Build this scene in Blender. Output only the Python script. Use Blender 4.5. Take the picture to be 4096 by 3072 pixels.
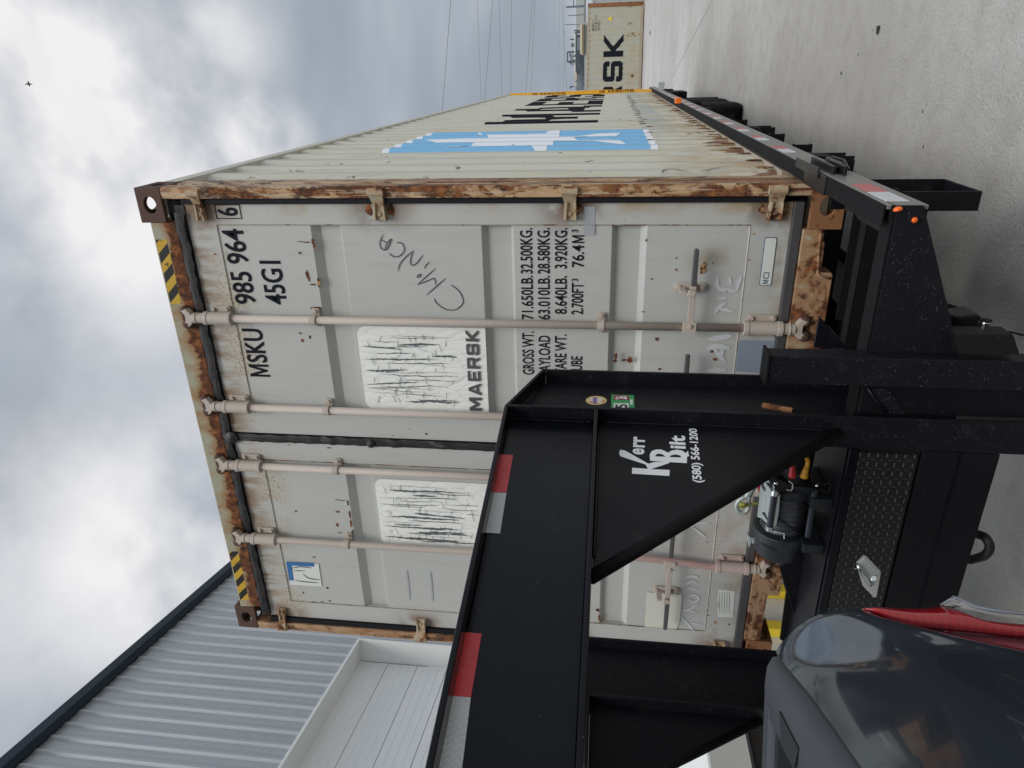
import bpy, bmesh, math, random
from mathutils import Vector as V, Matrix
random.seed(7)
for o in list(bpy.data.objects): bpy.data.objects.remove(o)
sc = bpy.context.scene
COL = sc.collection
# ------------------------------------------------------------------ camera
# world frame: X right along the container doors, Y away along the container, Z up, container floor level = 0, ground = -0.70
CX, CY, CZ, YAW, PIT, ROL, FPX = 2.85209, -2.83193, 0.88193, -0.425167, 0.128643, 0.029784, 2793.78
_fw = V((math.sin(YAW)*math.cos(PIT), math.cos(YAW)*math.cos(PIT), math.sin(PIT)))
_r = _fw.cross(V((0, 0, 1))).normalized(); _u = _r.cross(_fw)
R_ = _r*math.cos(ROL)+_u*math.sin(ROL); U_ = -_r*math.sin(ROL)+_u*math.cos(ROL)
CAM = V((CX, CY, CZ))
cd = bpy.data.cameras.new('camera'); cam = bpy.data.objects.new('camera', cd); COL.objects.link(cam)
mx = Matrix.Identity(4)
for i, c in enumerate((-U_, R_, -_fw)):          # the phone was held sideways: the picture's x axis points down
    for j in range(3): mx[j][i] = c[j]
mx.translation = CAM
cam.matrix_world = mx
cd.sensor_width = 36; cd.lens = FPX/4096*36; cd.clip_start = .05; cd.clip_end = 2000
sc.camera = cam
GZ = -0.70
# ------------------------------------------------------------------ world: overcast sky
w = bpy.data.worlds.new('World'); sc.world = w; w.use_nodes = True
nt = w.node_tree; nt.nodes.clear()
def nd(t, typ, **k):
    n = t.nodes.new(typ)
    for a, b in k.items():
        if a.startswith('i_'): n.inputs[a[2:].replace('_', ' ')].default_value = b
        else: setattr(n, a, b)
    return n
def mth(t, op, a, b=None, c=None, clamp=False):
    n = t.nodes.new('ShaderNodeMath'); n.operation = op; n.use_clamp = clamp
    for i, x in enumerate((a, b, c)):
        if x is None: continue
        if hasattr(x, 'links'): t.links.new(x, n.inputs[i])
        else: n.inputs[i].default_value = x
    return n.outputs[0]
def mixc(t, f, a, b, mode='MIX'):
    n = t.nodes.new('ShaderNodeMix'); n.data_type = 'RGBA'; n.blend_type = mode
    for s, x in ((n.inputs[0], f), (n.inputs[6], a), (n.inputs[7], b)):
        if hasattr(x, 'links'): t.links.new(x, s)
        elif isinstance(x, (int, float)): s.default_value = x
        else: s.default_value = (*x[:3], 1)
    return n.outputs[2]
def ss(t, x, lo, hi):
    n = t.nodes.new('ShaderNodeMapRange'); n.interpolation_type = 'SMOOTHSTEP'
    t.links.new(x, n.inputs[0]); n.inputs[1].default_value = lo; n.inputs[2].default_value = hi
    return n.outputs[0]
def noi(t, vec, scale, detail=4, rough=.55, dist=0, color=False):
    n = t.nodes.new('ShaderNodeTexNoise'); n.inputs['Scale'].default_value = scale
    n.inputs['Detail'].default_value = detail; n.inputs['Roughness'].default_value = rough; n.inputs['Distortion'].default_value = dist
    t.links.new(vec, n.inputs['Vector']); return n.outputs[1 if color else 0]
def vscale(t, vec, s, off=(0, 0, 0)):
    n = t.nodes.new('ShaderNodeMapping'); n.inputs['Scale'].default_value = s; n.inputs['Location'].default_value = off
    t.links.new(vec, n.inputs[0]); return n.outputs[0]
def dirpx(x, y):
    return (_fw*FPX+R_*((3072-y)-1536)+U_*(2048-x)).normalized()
tc = nd(nt, 'ShaderNodeTexCoord')
sep = nd(nt, 'ShaderNodeSeparateXYZ'); nt.links.new(tc.outputs['Generated'], sep.inputs[0])
sz = sep.outputs[2]
den = mth(nt, 'ADD', mth(nt, 'MAXIMUM', sz, 0), .38)
dv = nd(nt, 'ShaderNodeVectorMath', operation='DIVIDE'); nt.links.new(tc.outputs['Generated'], dv.inputs[0])
cmb = nd(nt, 'ShaderNodeCombineXYZ'); [nt.links.new(den, cmb.inputs[i]) for i in range(3)]
nt.links.new(cmb.outputs[0], dv.inputs[1]); pv = dv.outputs[0]
n1 = noi(nt, vscale(nt, pv, (1, 1, 1), (3.1, .4, 0)), 1.7, 6, .5, .3)
n2 = noi(nt, vscale(nt, pv, (1, 1, 1), (7.7, 2.4, 1)), 3.2, 5, .5, .2)
cl = mth(nt, 'ADD', mth(nt, 'MULTIPLY', n1, .65), mth(nt, 'MULTIPLY', n2, .35))
hi = ss(nt, sz, .30, .62)
clx = mth(nt, 'ADD', mth(nt, 'MULTIPLY', n1, mth(nt, 'SUBTRACT', 1.0, mth(nt, 'MULTIPLY', hi, .3))), mth(nt, 'MULTIPLY', n2, mth(nt, 'MULTIPLY', hi, .3)))
base = mixc(nt, ss(nt, clx, .30, .68), (.30, .348, .41), (.50, .535, .595))
glow = None
for (px, py, wd, am) in ((150, 250, .955, 1.3), (1075, 555, .9975, 1.0), (480, 950, .985, .45), (560, 2100, .97, .5), (1000, 2150, .97, .45), (120, 2450, .96, .35), (300, 650, .95, .5)):
    d = dirpx(px, py)
    dt = nd(nt, 'ShaderNodeVectorMath', operation='DOT_PRODUCT'); nt.links.new(tc.outputs['Generated'], dt.inputs[0]); dt.inputs[1].default_value = d
    g = mth(nt, 'MULTIPLY', mth(nt, 'MULTIPLY', ss(nt, dt.outputs['Value'], wd, 1.0), am), ss(nt, n2, .28, .70))
    glow = g if glow is None else mth(nt, 'ADD', glow, g)
base = mixc(nt, mth(nt, 'MINIMUM', glow, 1), base, (.86, .85, .86))
dk = mth(nt, 'MULTIPLY', ss(nt, noi(nt, vscale(nt, pv, (1, 1, 1), (1.3, 5.4, 0)), 3.4, 5, .55, .4), .50, .72), ss(nt, sz, .35, .6))
base = mixc(nt, mth(nt, 'MULTIPLY', dk, .32), base, (.25, .27, .30))
# brighter cloud towards the zenith and behind the photographer (overcast sky)
zb = mth(nt, 'MULTIPLY', ss(nt, sz, .66, .97), 3.6)
bb = mth(nt, 'MULTIPLY', ss(nt, mth(nt, 'MULTIPLY', sep.outputs[1], -1), .2, .9), .15)
bx = mth(nt, 'MULTIPLY', ss(nt, sep.outputs[0], .3, .9), .05)
gain = mth(nt, 'ADD', mth(nt, 'ADD', zb, mth(nt, 'ADD', bb, bx)), 1.0)
em = nd(nt, 'ShaderNodeBackground'); nt.links.new(base, em.inputs[0]); nt.links.new(gain, em.inputs[1])
sky = nd(nt, 'ShaderNodeTexSky', sky_type='NISHITA', sun_disc=False)
SUN_EL, SUN_AZ = math.radians(46), math.radians(160)
sky.sun_elevation = SUN_EL; sky.sun_rotation = SUN_AZ; sky.air_density = 2; sky.dust_density = 4
bg = nd(nt, 'ShaderNodeBackground', i_Strength=.05); nt.links.new(sky.outputs[0], bg.inputs[0])
ms = nd(nt, 'ShaderNodeMixShader'); ms.inputs[0].default_value = .93
nt.links.new(bg.outputs[0], ms.inputs[1]); nt.links.new(em.outputs[0], ms.inputs[2])
nt.links.new(ms.outputs[0], nd(nt, 'ShaderNodeOutputWorld').inputs[0])
sl = bpy.data.lights.new('sun', 'SUN'); sl.energy = 1.5; sl.angle = math.radians(25); sl.color = (1, .97, .92)
so = bpy.data.objects.new('sun', sl); COL.objects.link(so)
sd = V((math.sin(SUN_AZ)*math.cos(SUN_EL), math.cos(SUN_AZ)*math.cos(SUN_EL), math.sin(SUN_EL)))
so.rotation_euler = sd.to_track_quat('Z', 'Y').to_euler(); so.location = (6, -12, 20)
vs = sc.view_settings; vs.view_transform = 'Standard'; vs.look = 'None'; vs.exposure = 0.13; vs.gamma = 1
sc.cycles.max_bounces = 6

# ------------------------------------------------------------------ helpers
def ray(x, y): return (_fw*FPX+R_*((3072-y)-1536)+U_*(2048-x))
def at(x, y, ax, v):
    d = ray(x, y); return CAM+d*((v-CAM[ax])/d[ax])
def atp(x, y, p0, n):
    d = ray(x, y); return CAM+d*((V(p0)-CAM).dot(V(n))/d.dot(V(n)))
def Z(a, b, s): return lambda x, y: (a+x/s, b+y/s)     # measured in an enlargement of the photograph
z1 = Z(450, 650, 2.212); z2 = Z(1350, 650, 2.212); z3 = Z(2250, 650, 2.212); z4 = Z(750, 1250, 2.212); z5 = Z(750, 1900, 2.212)
z6 = Z(1650, 1250, 2.212); z7 = Z(2250, 1250, 2.212); z8 = Z(2250, 1950, 2.212); t1 = Z(3000, 1200, 2.018); t2 = Z(3000, 1700, 2.018); t4 = Z(3000, 600, 2.018)
ROOTS = {}
def empty(name, loc, label, cat, group=None):
    o = bpy.data.objects.new(name, None); COL.objects.link(o); o.location = loc; o.empty_display_size = .2
    o['label'] = label; o['category'] = cat
    if group: o['group'] = group
    return o
def tag(o, label=None, cat=None, group=None, kind=None):
    if label: o['label'] = label
    if cat: o['category'] = cat
    if group: o['group'] = group
    if kind: o['kind'] = kind
    return o
def wloc(o):
    l = V(o.location); 
    while o.parent: o = o.parent; l += V(o.location)
    return l
def link(name, me, m, parent=None, bevel=0, smooth=False, origin=None, label=None):
    """mesh in world coordinates -> object; a part hangs from its thing"""
    o = bpy.data.objects.new(name, me); COL.objects.link(o)
    og = V(origin) if origin is not None else (wloc(parent) if parent else V((0, 0, 0)))
    me.transform(Matrix.Translation(-og))
    if parent:
        o.parent = parent; o.location = og-wloc(parent)
    else: o.location = og
    if m is not None: me.materials.append(m)
    if smooth:
        for p in me.polygons: p.use_smooth = True
    if bevel:
        b = o.modifiers.new('bevel', 'BEVEL'); b.width = bevel; b.segments = 2; b.limit_method = 'ANGLE'; b.angle_limit = math.radians(40)
        b.harden_normals = False
    if label: o['label'] = label
    return o
class MB:
    def __init__(s): s.v = []; s.f = []
    def add(s, vs_, fs):
        k = len(s.v); s.v += [tuple(v) for v in vs_]; s.f += [tuple(i+k for i in f) for f in fs]; return s
    def box(s, x0, x1, y0, y1, zz0, zz1):
        return s.hexa([(x0, y0, zz0), (x1, y0, zz0), (x1, y1, zz0), (x0, y1, zz0)], [(x0, y0, zz1), (x1, y0, zz1), (x1, y1, zz1), (x0, y1, zz1)])
    def hexa(s, a, b):
        n = len(a); s.add(list(a)+list(b), [tuple(range(n))[::-1], tuple(range(n, 2*n))]+[(i, (i+1) % n, (i+1) % n+n, i+n) for i in range(n)]); return s
    def prism(s, pts, d):
        d = V(d); return s.hexa([V(p) for p in pts], [V(p)+d for p in pts])
    def cyl(s, p0, p1, r, n=16, r2=None, cap=True):
        p0, p1 = V(p0), V(p1); r2 = r if r2 is None else r2
        q = (p1-p0).to_track_quat('Z', 'Y'); A, B = [], []
        for i in range(n):
            a = 2*math.pi*i/n; d = q @ V((math.cos(a), math.sin(a), 0)); A.append(p0+d*r); B.append(p1+d*r2)
        fs = [(i, (i+1) % n, (i+1) % n+n, i+n) for i in range(n)]
        if cap: fs += [tuple(range(n))[::-1], tuple(range(n, 2*n))]
        return s.add(A+B, fs)
    def lathe(s, p0, ax, prof, n=24):
        """prof: list of (along, radius)"""
        p0, ax = V(p0), V(ax).normalized(); q = ax.to_track_quat('Z', 'Y'); k = len(s.v)
        for (h, r) in prof:
            for i in range(n):
                a = 2*math.pi*i/n; s.v.append(tuple(p0+ax*h+(q @ V((math.cos(a), math.sin(a), 0)))*r))
        for j in range(len(prof)-1):
            for i in range(n): s.f.append((k+j*n+i, k+j*n+(i+1) % n, k+(j+1)*n+(i+1) % n, k+(j+1)*n+i))
        s.f.append(tuple(k+i for i in range(n))[::-1]); s.f.append(tuple(k+(len(prof)-1)*n+i for i in range(n)))
        return s
    def tube(s, pts, r, n=8):
        pts = [V(p) for p in pts]; k0 = len(s.v); nx = None
        for j, p in enumerate(pts):
            t = (pts[min(j+1, len(pts)-1)]-pts[max(j-1, 0)]).normalized()
            if nx is None: nx = t.orthogonal().normalized()
            nx = (nx-t*nx.dot(t)).normalized(); b = t.cross(nx); rr = r[j] if isinstance(r, (list, tuple)) else r
            for i in range(n):
                a = 2*math.pi*i/n; s.v.append(tuple(p+nx*math.cos(a)*rr+b*math.sin(a)*rr))
        for j in range(len(pts)-1):
            for i in range(n): s.f.append((k0+j*n+i, k0+j*n+(i+1) % n, k0+(j+1)*n+(i+1) % n, k0+(j+1)*n+i))
        s.f.append(tuple(k0+i for i in range(n))[::-1]); s.f.append(tuple(k0+(len(pts)-1)*n+i for i in range(n)))
        return s
    def mesh(s):
        me = bpy.data.meshes.new('m'); me.from_pydata(s.v, [], s.f); me.update()
        bm = bmesh.new(); bm.from_mesh(me); bmesh.ops.recalc_face_normals(bm, faces=bm.faces); bm.to_mesh(me); bm.free()
        return me
    def build(s, name, m, parent=None, bevel=0, smooth=False, origin=None, label=None):
        return link(name, s.mesh(), m, parent, bevel, smooth, origin, label)
def smoothpath(pts, n=6):
    pts = [V(p) for p in pts]; P = [pts[0]]+pts+[pts[-1]]; out = []
    for i in range(1, len(P)-2):
        a, b, c, d = P[i-1], P[i], P[i+1], P[i+2]
        for k in range(n):
            t = k/n; out.append(.5*((2*b)+(c-a)*t+(2*a-5*b+4*c-d)*t*t+(3*b-a-3*c+d)*t**3))
    out.append(pts[-1]); return out
def pxs(z, pts, ax, v): return [at(*z(x, y), ax, v) for x, y in pts]
# text: outline fitted into a parallelogram on a surface
def curve_mesh(cu):
    o = bpy.data.objects.new('t', cu); COL.objects.link(o)
    bpy.context.view_layer.update()
    me = bpy.data.meshes.new_from_object(o.evaluated_get(bpy.context.evaluated_depsgraph_get()))
    bpy.data.objects.remove(o); return me
def text_mesh(s, weight=0, space=1.0):
    cu = bpy.data.curves.new('t', 'FONT'); cu.body = s; cu.offset = weight; cu.space_character = space; cu.resolution_u = 3
    return curve_mesh(cu)
def loops_mesh(loops):
    cu = bpy.data.curves.new('t', 'CURVE'); cu.dimensions = '2D'; cu.fill_mode = 'BOTH'
    for lp in loops:
        sp = cu.splines.new('POLY'); sp.points.add(len(lp)-1); sp.use_cyclic_u = True
        for i, (x, y) in enumerate(lp): sp.points[i].co = (x, y, 0, 1)
    return curve_mesh(cu)
def fit(me, bl, br, tl, bounds=None):
    """map a flat mesh's bounding box to the parallelogram bottom-left, bottom-right, top-left"""
    bl, br, tl = V(bl), V(br), V(tl)
    if bounds is None:
        xs = [v.co.x for v in me.vertices]; ys = [v.co.y for v in me.vertices]; bounds = (min(xs), max(xs), min(ys), max(ys))
    x0, x1, y0, y1 = bounds
    for v in me.vertices:
        a = (v.co.x-x0)/(x1-x0); b = (v.co.y-y0)/(y1-y0); v.co = bl+(br-bl)*a+(tl-bl)*b
    me.update(); return me
def join(meshes):
    bm = bmesh.new()
    for me in meshes: bm.from_mesh(me)
    o = bpy.data.meshes.new('j'); bm.to_mesh(o); bm.free(); return o
GL = {'M': ([[(0, 0), (0, 1), (.24, 1), (.5, .5), (.76, 1), (1, 1), (1, 0), (.78, 0), (.78, .62), (.57, .2), (.43, .2), (.22, .62), (.22, 0)]], 1.25),
      'A': ([[(0, 0), (.38, 1), (.62, 1), (1, 0), (.76, 0), (.7, .19), (.3, .19), (.24, 0)], [(.37, .38), (.63, .38), (.5, .76)]], 1.2),
      'E': ([[(0, 0), (0, 1), (1, 1), (1, .8), (.25, .8), (.25, .6), (.92, .6), (.92, .4), (.25, .4), (.25, .2), (1, .2), (1, 0)]], .95),
      'R': ([[(0, 0), (0, 1), (.85, 1), (.97, .9), (.97, .5), (.84, .4), (1, 0), (.74, 0), (.57, .38), (.25, .38), (.25, 0)], [(.25, .58), (.25, .8), (.72, .8), (.72, .58)]], 1.0),
      'S': ([[(0, .12), (0, .32), (.26, .32), (.26, .2), (.74, .2), (.74, .4), (.13, .4), (0, .5), (0, .88), (.13, 1), (.87, 1), (1, .88), (1, .68), (.74, .68), (.74, .8), (.26, .8), (.26, .6), (.87, .6), (1, .5), (1, .12), (.87, 0), (.13, 0)]], 1.0),
      'K': ([[(0, 0), (0, 1), (.26, 1), (.26, .62), (.70, 1), (1, 1), (.46, .52), (1, 0), (.70, 0), (.26, .4), (.26, 0)]], 1.05)}
def glyph(ch, bl, br, tl): return fit(loops_mesh(GL[ch][0]), bl, br, tl, (0, 1, 0, 1))

# ------------------------------------------------------------------ materials
def newmat(name, base=(.5, .5, .5), rough=.5, metal=0, coat=0, spec=.5):
    m = bpy.data.materials.new(name); m.use_nodes = True; t = m.node_tree; b = t.nodes['Principled BSDF']
    b.inputs['Base Color'].default_value = (*base, 1); b.inputs['Roughness'].default_value = rough; b.inputs['Metallic'].default_value = metal
    b.inputs['Coat Weight'].default_value = coat; b.inputs['Specular IOR Level'].default_value = spec
    g = t.nodes.new('ShaderNodeNewGeometry'); return m, t, b, g.outputs['Position']
def bump(t, b, h, strength=.3, dist=.002):
    n = t.nodes.new('ShaderNodeBump'); n.inputs['Strength'].default_value = strength; n.inputs['Distance'].default_value = dist
    t.links.new(h, n.inputs['Height']); t.links.new(n.outputs[0], b.inputs['Normal'])
def setc(t, b, c): t.links.new(c, b.inputs['Base Color'])
def gaus(t, P, axis, c, wd):
    s = nd(t, 'ShaderNodeSeparateXYZ'); t.links.new(P, s.inputs[0])
    a = mth(t, 'ABSOLUTE', mth(t, 'SUBTRACT', s.outputs[axis], c)); return ss(t, mth(t, 'SUBTRACT', wd, a), 0, wd)
def rustcol(t, P, sc_=30):
    n = noi(t, P, sc_, 5, .7); r = nd(t, 'ShaderNodeValToRGB'); t.links.new(n, r.inputs[0]); e = r.color_ramp.elements
    e[0].position = .32; e[0].color = (.022, .012, .008, 1); e[1].position = .72; e[1].color = (.36, .13, .035, 1)
    k = e.new(.5); k.color = (.12, .04, .015, 1); return r.outputs[0]
def rusty(name, base, thr, stretch=(6, 6, 1.2), rough=.55, var=.06, tint=(.50, .34, .17), tintamt=.5, soft=.05, seed=0, extra=None, bumpd=.0015, paint=None):
    m, t, b, P = newmat(name, base, rough)
    ps = vscale(t, P, stretch, (seed, seed*.7, seed*1.3))
    n = noi(t, ps, 1.6, 9, .68, .4); big = noi(t, vscale(t, P, (1.5, 1.5, .5), (seed, 3, 1)), 1.3, 4)
    nn = mth(t, 'ADD', mth(t, 'MULTIPLY', n, .7), mth(t, 'MULTIPLY', big, .3))
    if extra is not None: nn = mth(t, 'ADD', nn, extra(t, P))
    mask = ss(t, nn, thr, thr+soft); halo = ss(t, nn, thr-.14, thr)
    c0 = mixc(t, mth(t, 'MULTIPLY', noi(t, P, 3, 5), var*4), base, tuple(x*.72 for x in base))
    c0 = mixc(t, mth(t, 'MULTIPLY', noi(t, vscale(t, P, (14, 14, .8)), 1.5, 4), .25), c0, (base[0]*1.02, base[1]*.94, base[2]*.76))
    c = mixc(t, mth(t, 'MULTIPLY', halo, tintamt), c0, tint); c = mixc(t, mask, c, rustcol(t, P))
    if paint is not None: c = paint(t, P, c)
    setc(t, b, c)
    t.links.new(mth(t, 'ADD', mth(t, 'MULTIPLY', mask, .35), rough), b.inputs['Roughness'])
    bump(t, b, mth(t, 'SUBTRACT', mth(t, 'MULTIPLY', noi(t, P, 60, 4), .5), mask), .35, bumpd)
    return m
PAINT = (.42, .425, .39)
M = {}
def door_extra(t, P):
    # corrosion concentrated below the header seam and around the hinge side, speckled
    s = nd(t, 'ShaderNodeSeparateXYZ'); t.links.new(P, s.inputs[0])
    v = nd(t, 'ShaderNodeTexVoronoi', i_Scale=70); t.links.new(P, v.inputs['Vector'])
    dots = mth(t, 'MULTIPLY', ss(t, mth(t, 'SUBTRACT', .34, v.outputs['Distance']), 0, .12), ss(t, noi(t, P, 9, 3), .5, .64))
    zone = mth(t, 'MULTIPLY', gaus(t, P, 2, 2.56, .17), ss(t, noi(t, vscale(t, P, (3, 3, 3), (.4, 0, 0)), 1, 2), .40, .62))
    low = mth(t, 'MULTIPLY', ss(t, mth(t, 'SUBTRACT', .75, s.outputs[2]), 0, .6), .25)
    return mth(t, 'MULTIPLY', dots, mth(t, 'ADD', mth(t, 'MULTIPLY', zone, .42), low))
def _ax(t, P):
    s = nd(t, 'ShaderNodeSeparateXYZ'); t.links.new(P, s.inputs[0]); return s.outputs
def mul(t, *a):
    r = a[0]
    for x in a[1:]: r = mth(t, 'MULTIPLY', r, x)
    return r
def door_paint(t, P, c):
    X, Y, Zc = _ax(t, P)
    n3 = noi(t, P, 7, 4, .6); n4 = noi(t, vscale(t, P, (9, 1, 1.2), (2, 0, 5)), 1.4, 6, .65)
    # long yellowish run-down stains
    c = mixc(t, mul(t, ss(t, n4, .50, .72), .34), c, (.38, .34, .25))
    # hairline dirt
    c = mixc(t, mul(t, ss(t, noi(t, vscale(t, P, (60, 1, 4)), 1.3, 5, .6), .55, .75), .16), c, (.26, .25, .22))
    # brown seep from the header gasket
    c = mixc(t, mul(t, ss(t, Zc, 2.54, 2.70), ss(t, noi(t, vscale(t, P, (14, 1, 3)), 1.2, 5, .6), .38, .60), .9), c, (.20, .115, .055))
    # freckled rust under the top seam
    v = nd(t, 'ShaderNodeTexVoronoi', i_Scale=75); t.links.new(P, v.inputs['Vector'])
    dots = ss(t, mth(t, 'SUBTRACT', .36, v.outputs['Distance']), 0, .10)
    zone = mul(t, gaus(t, P, 2, 2.555, .15), ss(t, noi(t, vscale(t, P, (4, 1, 2), (1.7, 0, 0)), 1, 3), .42, .62))
    c = mixc(t, mul(t, zone, .35), c, (.42, .32, .17)); c = mixc(t, mul(t, dots, zone, .9), c, (.24, .12, .045))
    # scattered specks everywhere
    v2 = nd(t, 'ShaderNodeTexVoronoi', i_Scale=30); t.links.new(P, v2.inputs['Vector'])
    c = mixc(t, mul(t, ss(t, mth(t, 'SUBTRACT', .085, v2.outputs['Distance']), 0, .03), ss(t, n3, .47, .55), .85), c, (.13, .08, .05))
    # hinge side staining
    ng = ss(t, noi(t, vscale(t, P, (3, 1, 2.2), (0, 0, 3)), 1.6, 5, .6), .44, .66)
    c = mixc(t, mul(t, ss(t, X, 2.285, 2.366), ng, .8), c, (.36, .25, .12))
    for zh in (2.62, 1.83, 1.03, .24):
        c = mixc(t, mul(t, ss(t, X, 2.20, 2.35), gaus(t, P, 2, zh, .20), ss(t, n3, .34, .56), .95), c, (.12, .06, .028))
        c = mixc(t, mul(t, ss(t, mth(t, 'MULTIPLY', X, -1), -.22, -.09), gaus(t, P, 2, zh, .20), ss(t, n3, .34, .56), .95), c, (.16, .08, .035))
    # grimy bottom edge, pink rubbed paint on the left door
    c = mixc(t, mul(t, ss(t, mth(t, 'MULTIPLY', Zc, -1), -.33, -.17), ss(t, n3, .40, .66), .6), c, (.28, .21, .12))
    c = mixc(t, mul(t, gaus(t, P, 0, .86, .34), gaus(t, P, 2, .38, .34), ss(t, n3, .36, .66), .5), c, (.40, .25, .23))
    c = mixc(t, mul(t, gaus(t, P, 0, 2.13, .10), gaus(t, P, 2, .46, .14), ss(t, n3, .36, .6), .6), c, (.26, .21, .12))
    return c
def side_paint(t, P, c):
    X, Y, Zc = _ax(t, P)
    n4 = noi(t, vscale(t, P, (1, 7, .7), (0, 2, 5)), 1.5, 6, .65)
    c = mixc(t, mul(t, ss(t, n4, .46, .70), .38), c, (.50, .42, .27))
    c = mixc(t, mul(t, ss(t, noi(t, vscale(t, P, (1, 40, 2.5)), 1.3, 5, .6), .54, .72), .30), c, (.24, .22, .17))
    pt = mul(t, ss(t, Y, 2.4, 3.2), ss(t, mth(t, 'SUBTRACT', .13, mth(t, 'ABSOLUTE', mth(t, 'SUBTRACT', Zc, .52))), 0, .015), ss(t, noi(t, vscale(t, P, (1, 3, 2)), 1.1, 2), .40, .52))
    c = mixc(t, mul(t, pt, .65), c, (.33, .40, .41))
    c = mixc(t, mul(t, ss(t, mth(t, 'MULTIPLY', Zc, -1), -.85, -.2), ss(t, noi(t, vscale(t, P, (1, 9, 1.5), (0, 3, 0)), 1.4, 6, .7), .42, .62), .65), c, (.30, .20, .10))
    c = mixc(t, mul(t, ss(t, noi(t, vscale(t, P, (1, 6, 3), (0, 8, 0)), 2.0, 7, .75), .62, .66), .9), c, (.13, .07, .03))
    return c
M['door'] = rusty('door paint', (.455, .46, .44), .73, (5, 5, 3), .5, .04, (.47, .40, .27), .22, .03, 1.3, door_extra, paint=door_paint)
M['seamrust'] = rusty('rusted door edge', (.40, .38, .31), .52, (3, 3, 16), .65, .06, seed=2.2, tintamt=.6)
def post_paint(t, P, c):
    c = mixc(t, mul(t, ss(t, noi(t, vscale(t, P, (70, 70, 3), (0, 0, 1)), 1.5, 7, .7), .52, .62), .4), c, (.20, .09, .035))
    c = mixc(t, mul(t, ss(t, noi(t, vscale(t, P, (14, 14, 7), (3, 0, 1)), 1.3, 8, .75), .48, .60), .85), c, (.235, .095, .032))
    c = mixc(t, mul(t, ss(t, noi(t, vscale(t, P, (50, 50, 2.2), (5, 0, 7)), 1.5, 7, .7), .55, .60), .45), c, (.52, .46, .35))
    return mixc(t, mul(t, ss(t, noi(t, vscale(t, P, (1, 1, .5)), 13, 8, .78), .52, .58), .9), c, (.06, .026, .014))
M['post'] = rusty('rusted post', (.50, .40, .26), .49, (9, 9, 3.5), .65, .08, (.46, .26, .11), .7, .045, 4.1, paint=post_paint)
M['postside'] = rusty('streaked post side', (.50, .42, .30), .52, (34, 34, .9), .6, .08, (.45, .28, .13), .6, .04, 5.2, paint=post_paint)
M['postleft'] = rusty('rusted left post', (.40, .31, .20), .50, (14, 14, 1.0), .65, .08, (.38, .19, .08), .75, .045, 8.1, paint=post_paint)
M['casting'] = rusty('rust casting', (.085, .042, .028), .60, (8, 8, 8), .8, .1, (.06, .025, .015), .5, seed=3, bumpd=.004)
M['castlow'] = rusty('orange rust casting', (.20, .085, .038), .52, (7, 7, 7), .8, .1, (.28, .13, .05), .6, seed=6, bumpd=.004)
M['header'] = rusty('header paint', (.37, .36, .26), .585, (5, 5, 2.2), .6, .08, (.30, .15, .05), .8, .05, 1.9,
                    lambda t, P: mth(t, 'MULTIPLY', gaus(t, P, 2, 2.735, .10), .30))
M['sill'] = rusty('sill paint', (.43, .40, .29), .50, (7, 7, 6), .6, .08, (.33, .15, .055), .8, .06, 9.4, lambda t, P: mul(t, ss(t, _ax(t, P)[2], .03, .14), .0)+0 if False else mul(t, ss(t, mth(t, 'MULTIPLY', _ax(t, P)[2], -1), -.06, .0), .05))
M['silldark'] = rusty('left sill paint', (.40, .33, .23), .505, (6, 6, 12), .65, .08, (.35, .17, .07), .7, .06, 9.9)
M['hinge'] = rusty('hinge paint', (.44, .40, .29), .53, (12, 12, 8), .6, .06, (.33, .16, .06), .6, seed=7)
def _sepz(t, P, k=2):
    s = nd(t, 'ShaderNodeSeparateXYZ'); t.links.new(P, s.inputs[0]); return s.outputs[k]
M['side'] = rusty('side paint', (.57, .57, .50), .65, (9, 9, 1.2), .5, .12, (.60, .50, .33), .3, .03, 2.6,
                  lambda t, P: mth(t, 'MULTIPLY', ss(t, mth(t, 'SUBTRACT', .62, _sepz(t, P)), 0, .6), .15), paint=side_paint)
M['siderail'] = rusty('side rail', (.36, .31, .24), .60, (8, 1.2, 8), .6, .08, (.30, .19, .1), .5, seed=12)
M['farpaint'] = rusty('far container paint', (.40, .40, .34), .62, (4, 4, 1.6), .6, .16, (.42, .32, .18), .5, .04, 21,
                      lambda t, P: mth(t, 'MULTIPLY', gaus(t, P, 2, -.1, .55), .07))
M['rod'] = rusty('rod paint', (.45, .40, .35), .625, (40, 40, 18), .6, .1, (.50, .33, .24), .35, .04, 14, None, .003)
M['rodpink'] = rusty('rod paint pink', (.47, .37, .34), .70, (30, 30, 12), .6, .1, (.48, .22, .20), .9, .04, 15, None, .003)
M['rodbent'] = rusty('bent rod paint', (.47, .41, .36), .70, (30, 30, 12), .6, .1, (.50, .33, .24), .35, .04, 14, None, .003,
                     paint=lambda t, P, c: mixc(t, mul(t, ss(t, mth(t, 'MULTIPLY', _ax(t, P)[2], -1), -.95, -.55), .6), c, (.42, .22, .21)))
def plain(name, base, rough=.5, metal=0, coat=0, nscale=0, ndist=.001, var=0, spec=.5):
    m, t, b, P = newmat(name, base, rough, metal, coat, spec)
    if nscale: bump(t, b, noi(t, P, nscale, 4), .4, ndist)
    if var:
        setc(t, b, mixc(t, mth(t, 'MULTIPLY', noi(t, P, 5, 6, .65), var), base, tuple(x*.45 for x in base)))
    return m
M['gasket'] = plain('gasket rubber', (.012, .012, .015), .65, spec=.2, nscale=30, ndist=.004, var=.5)
m, t, b, P = newmat('torn gasket', (.02, .018, .016), .45)
nn = noi(t, vscale(t, P, (30, 30, 5)), 1.5, 8, .7, 1.0)
setc(t, b, mixc(t, ss(t, nn, .56, .66), (.012, .011, .011), (.09, .085, .08))); bump(t, b, nn, .8, .006); M['torn'] = m
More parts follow.
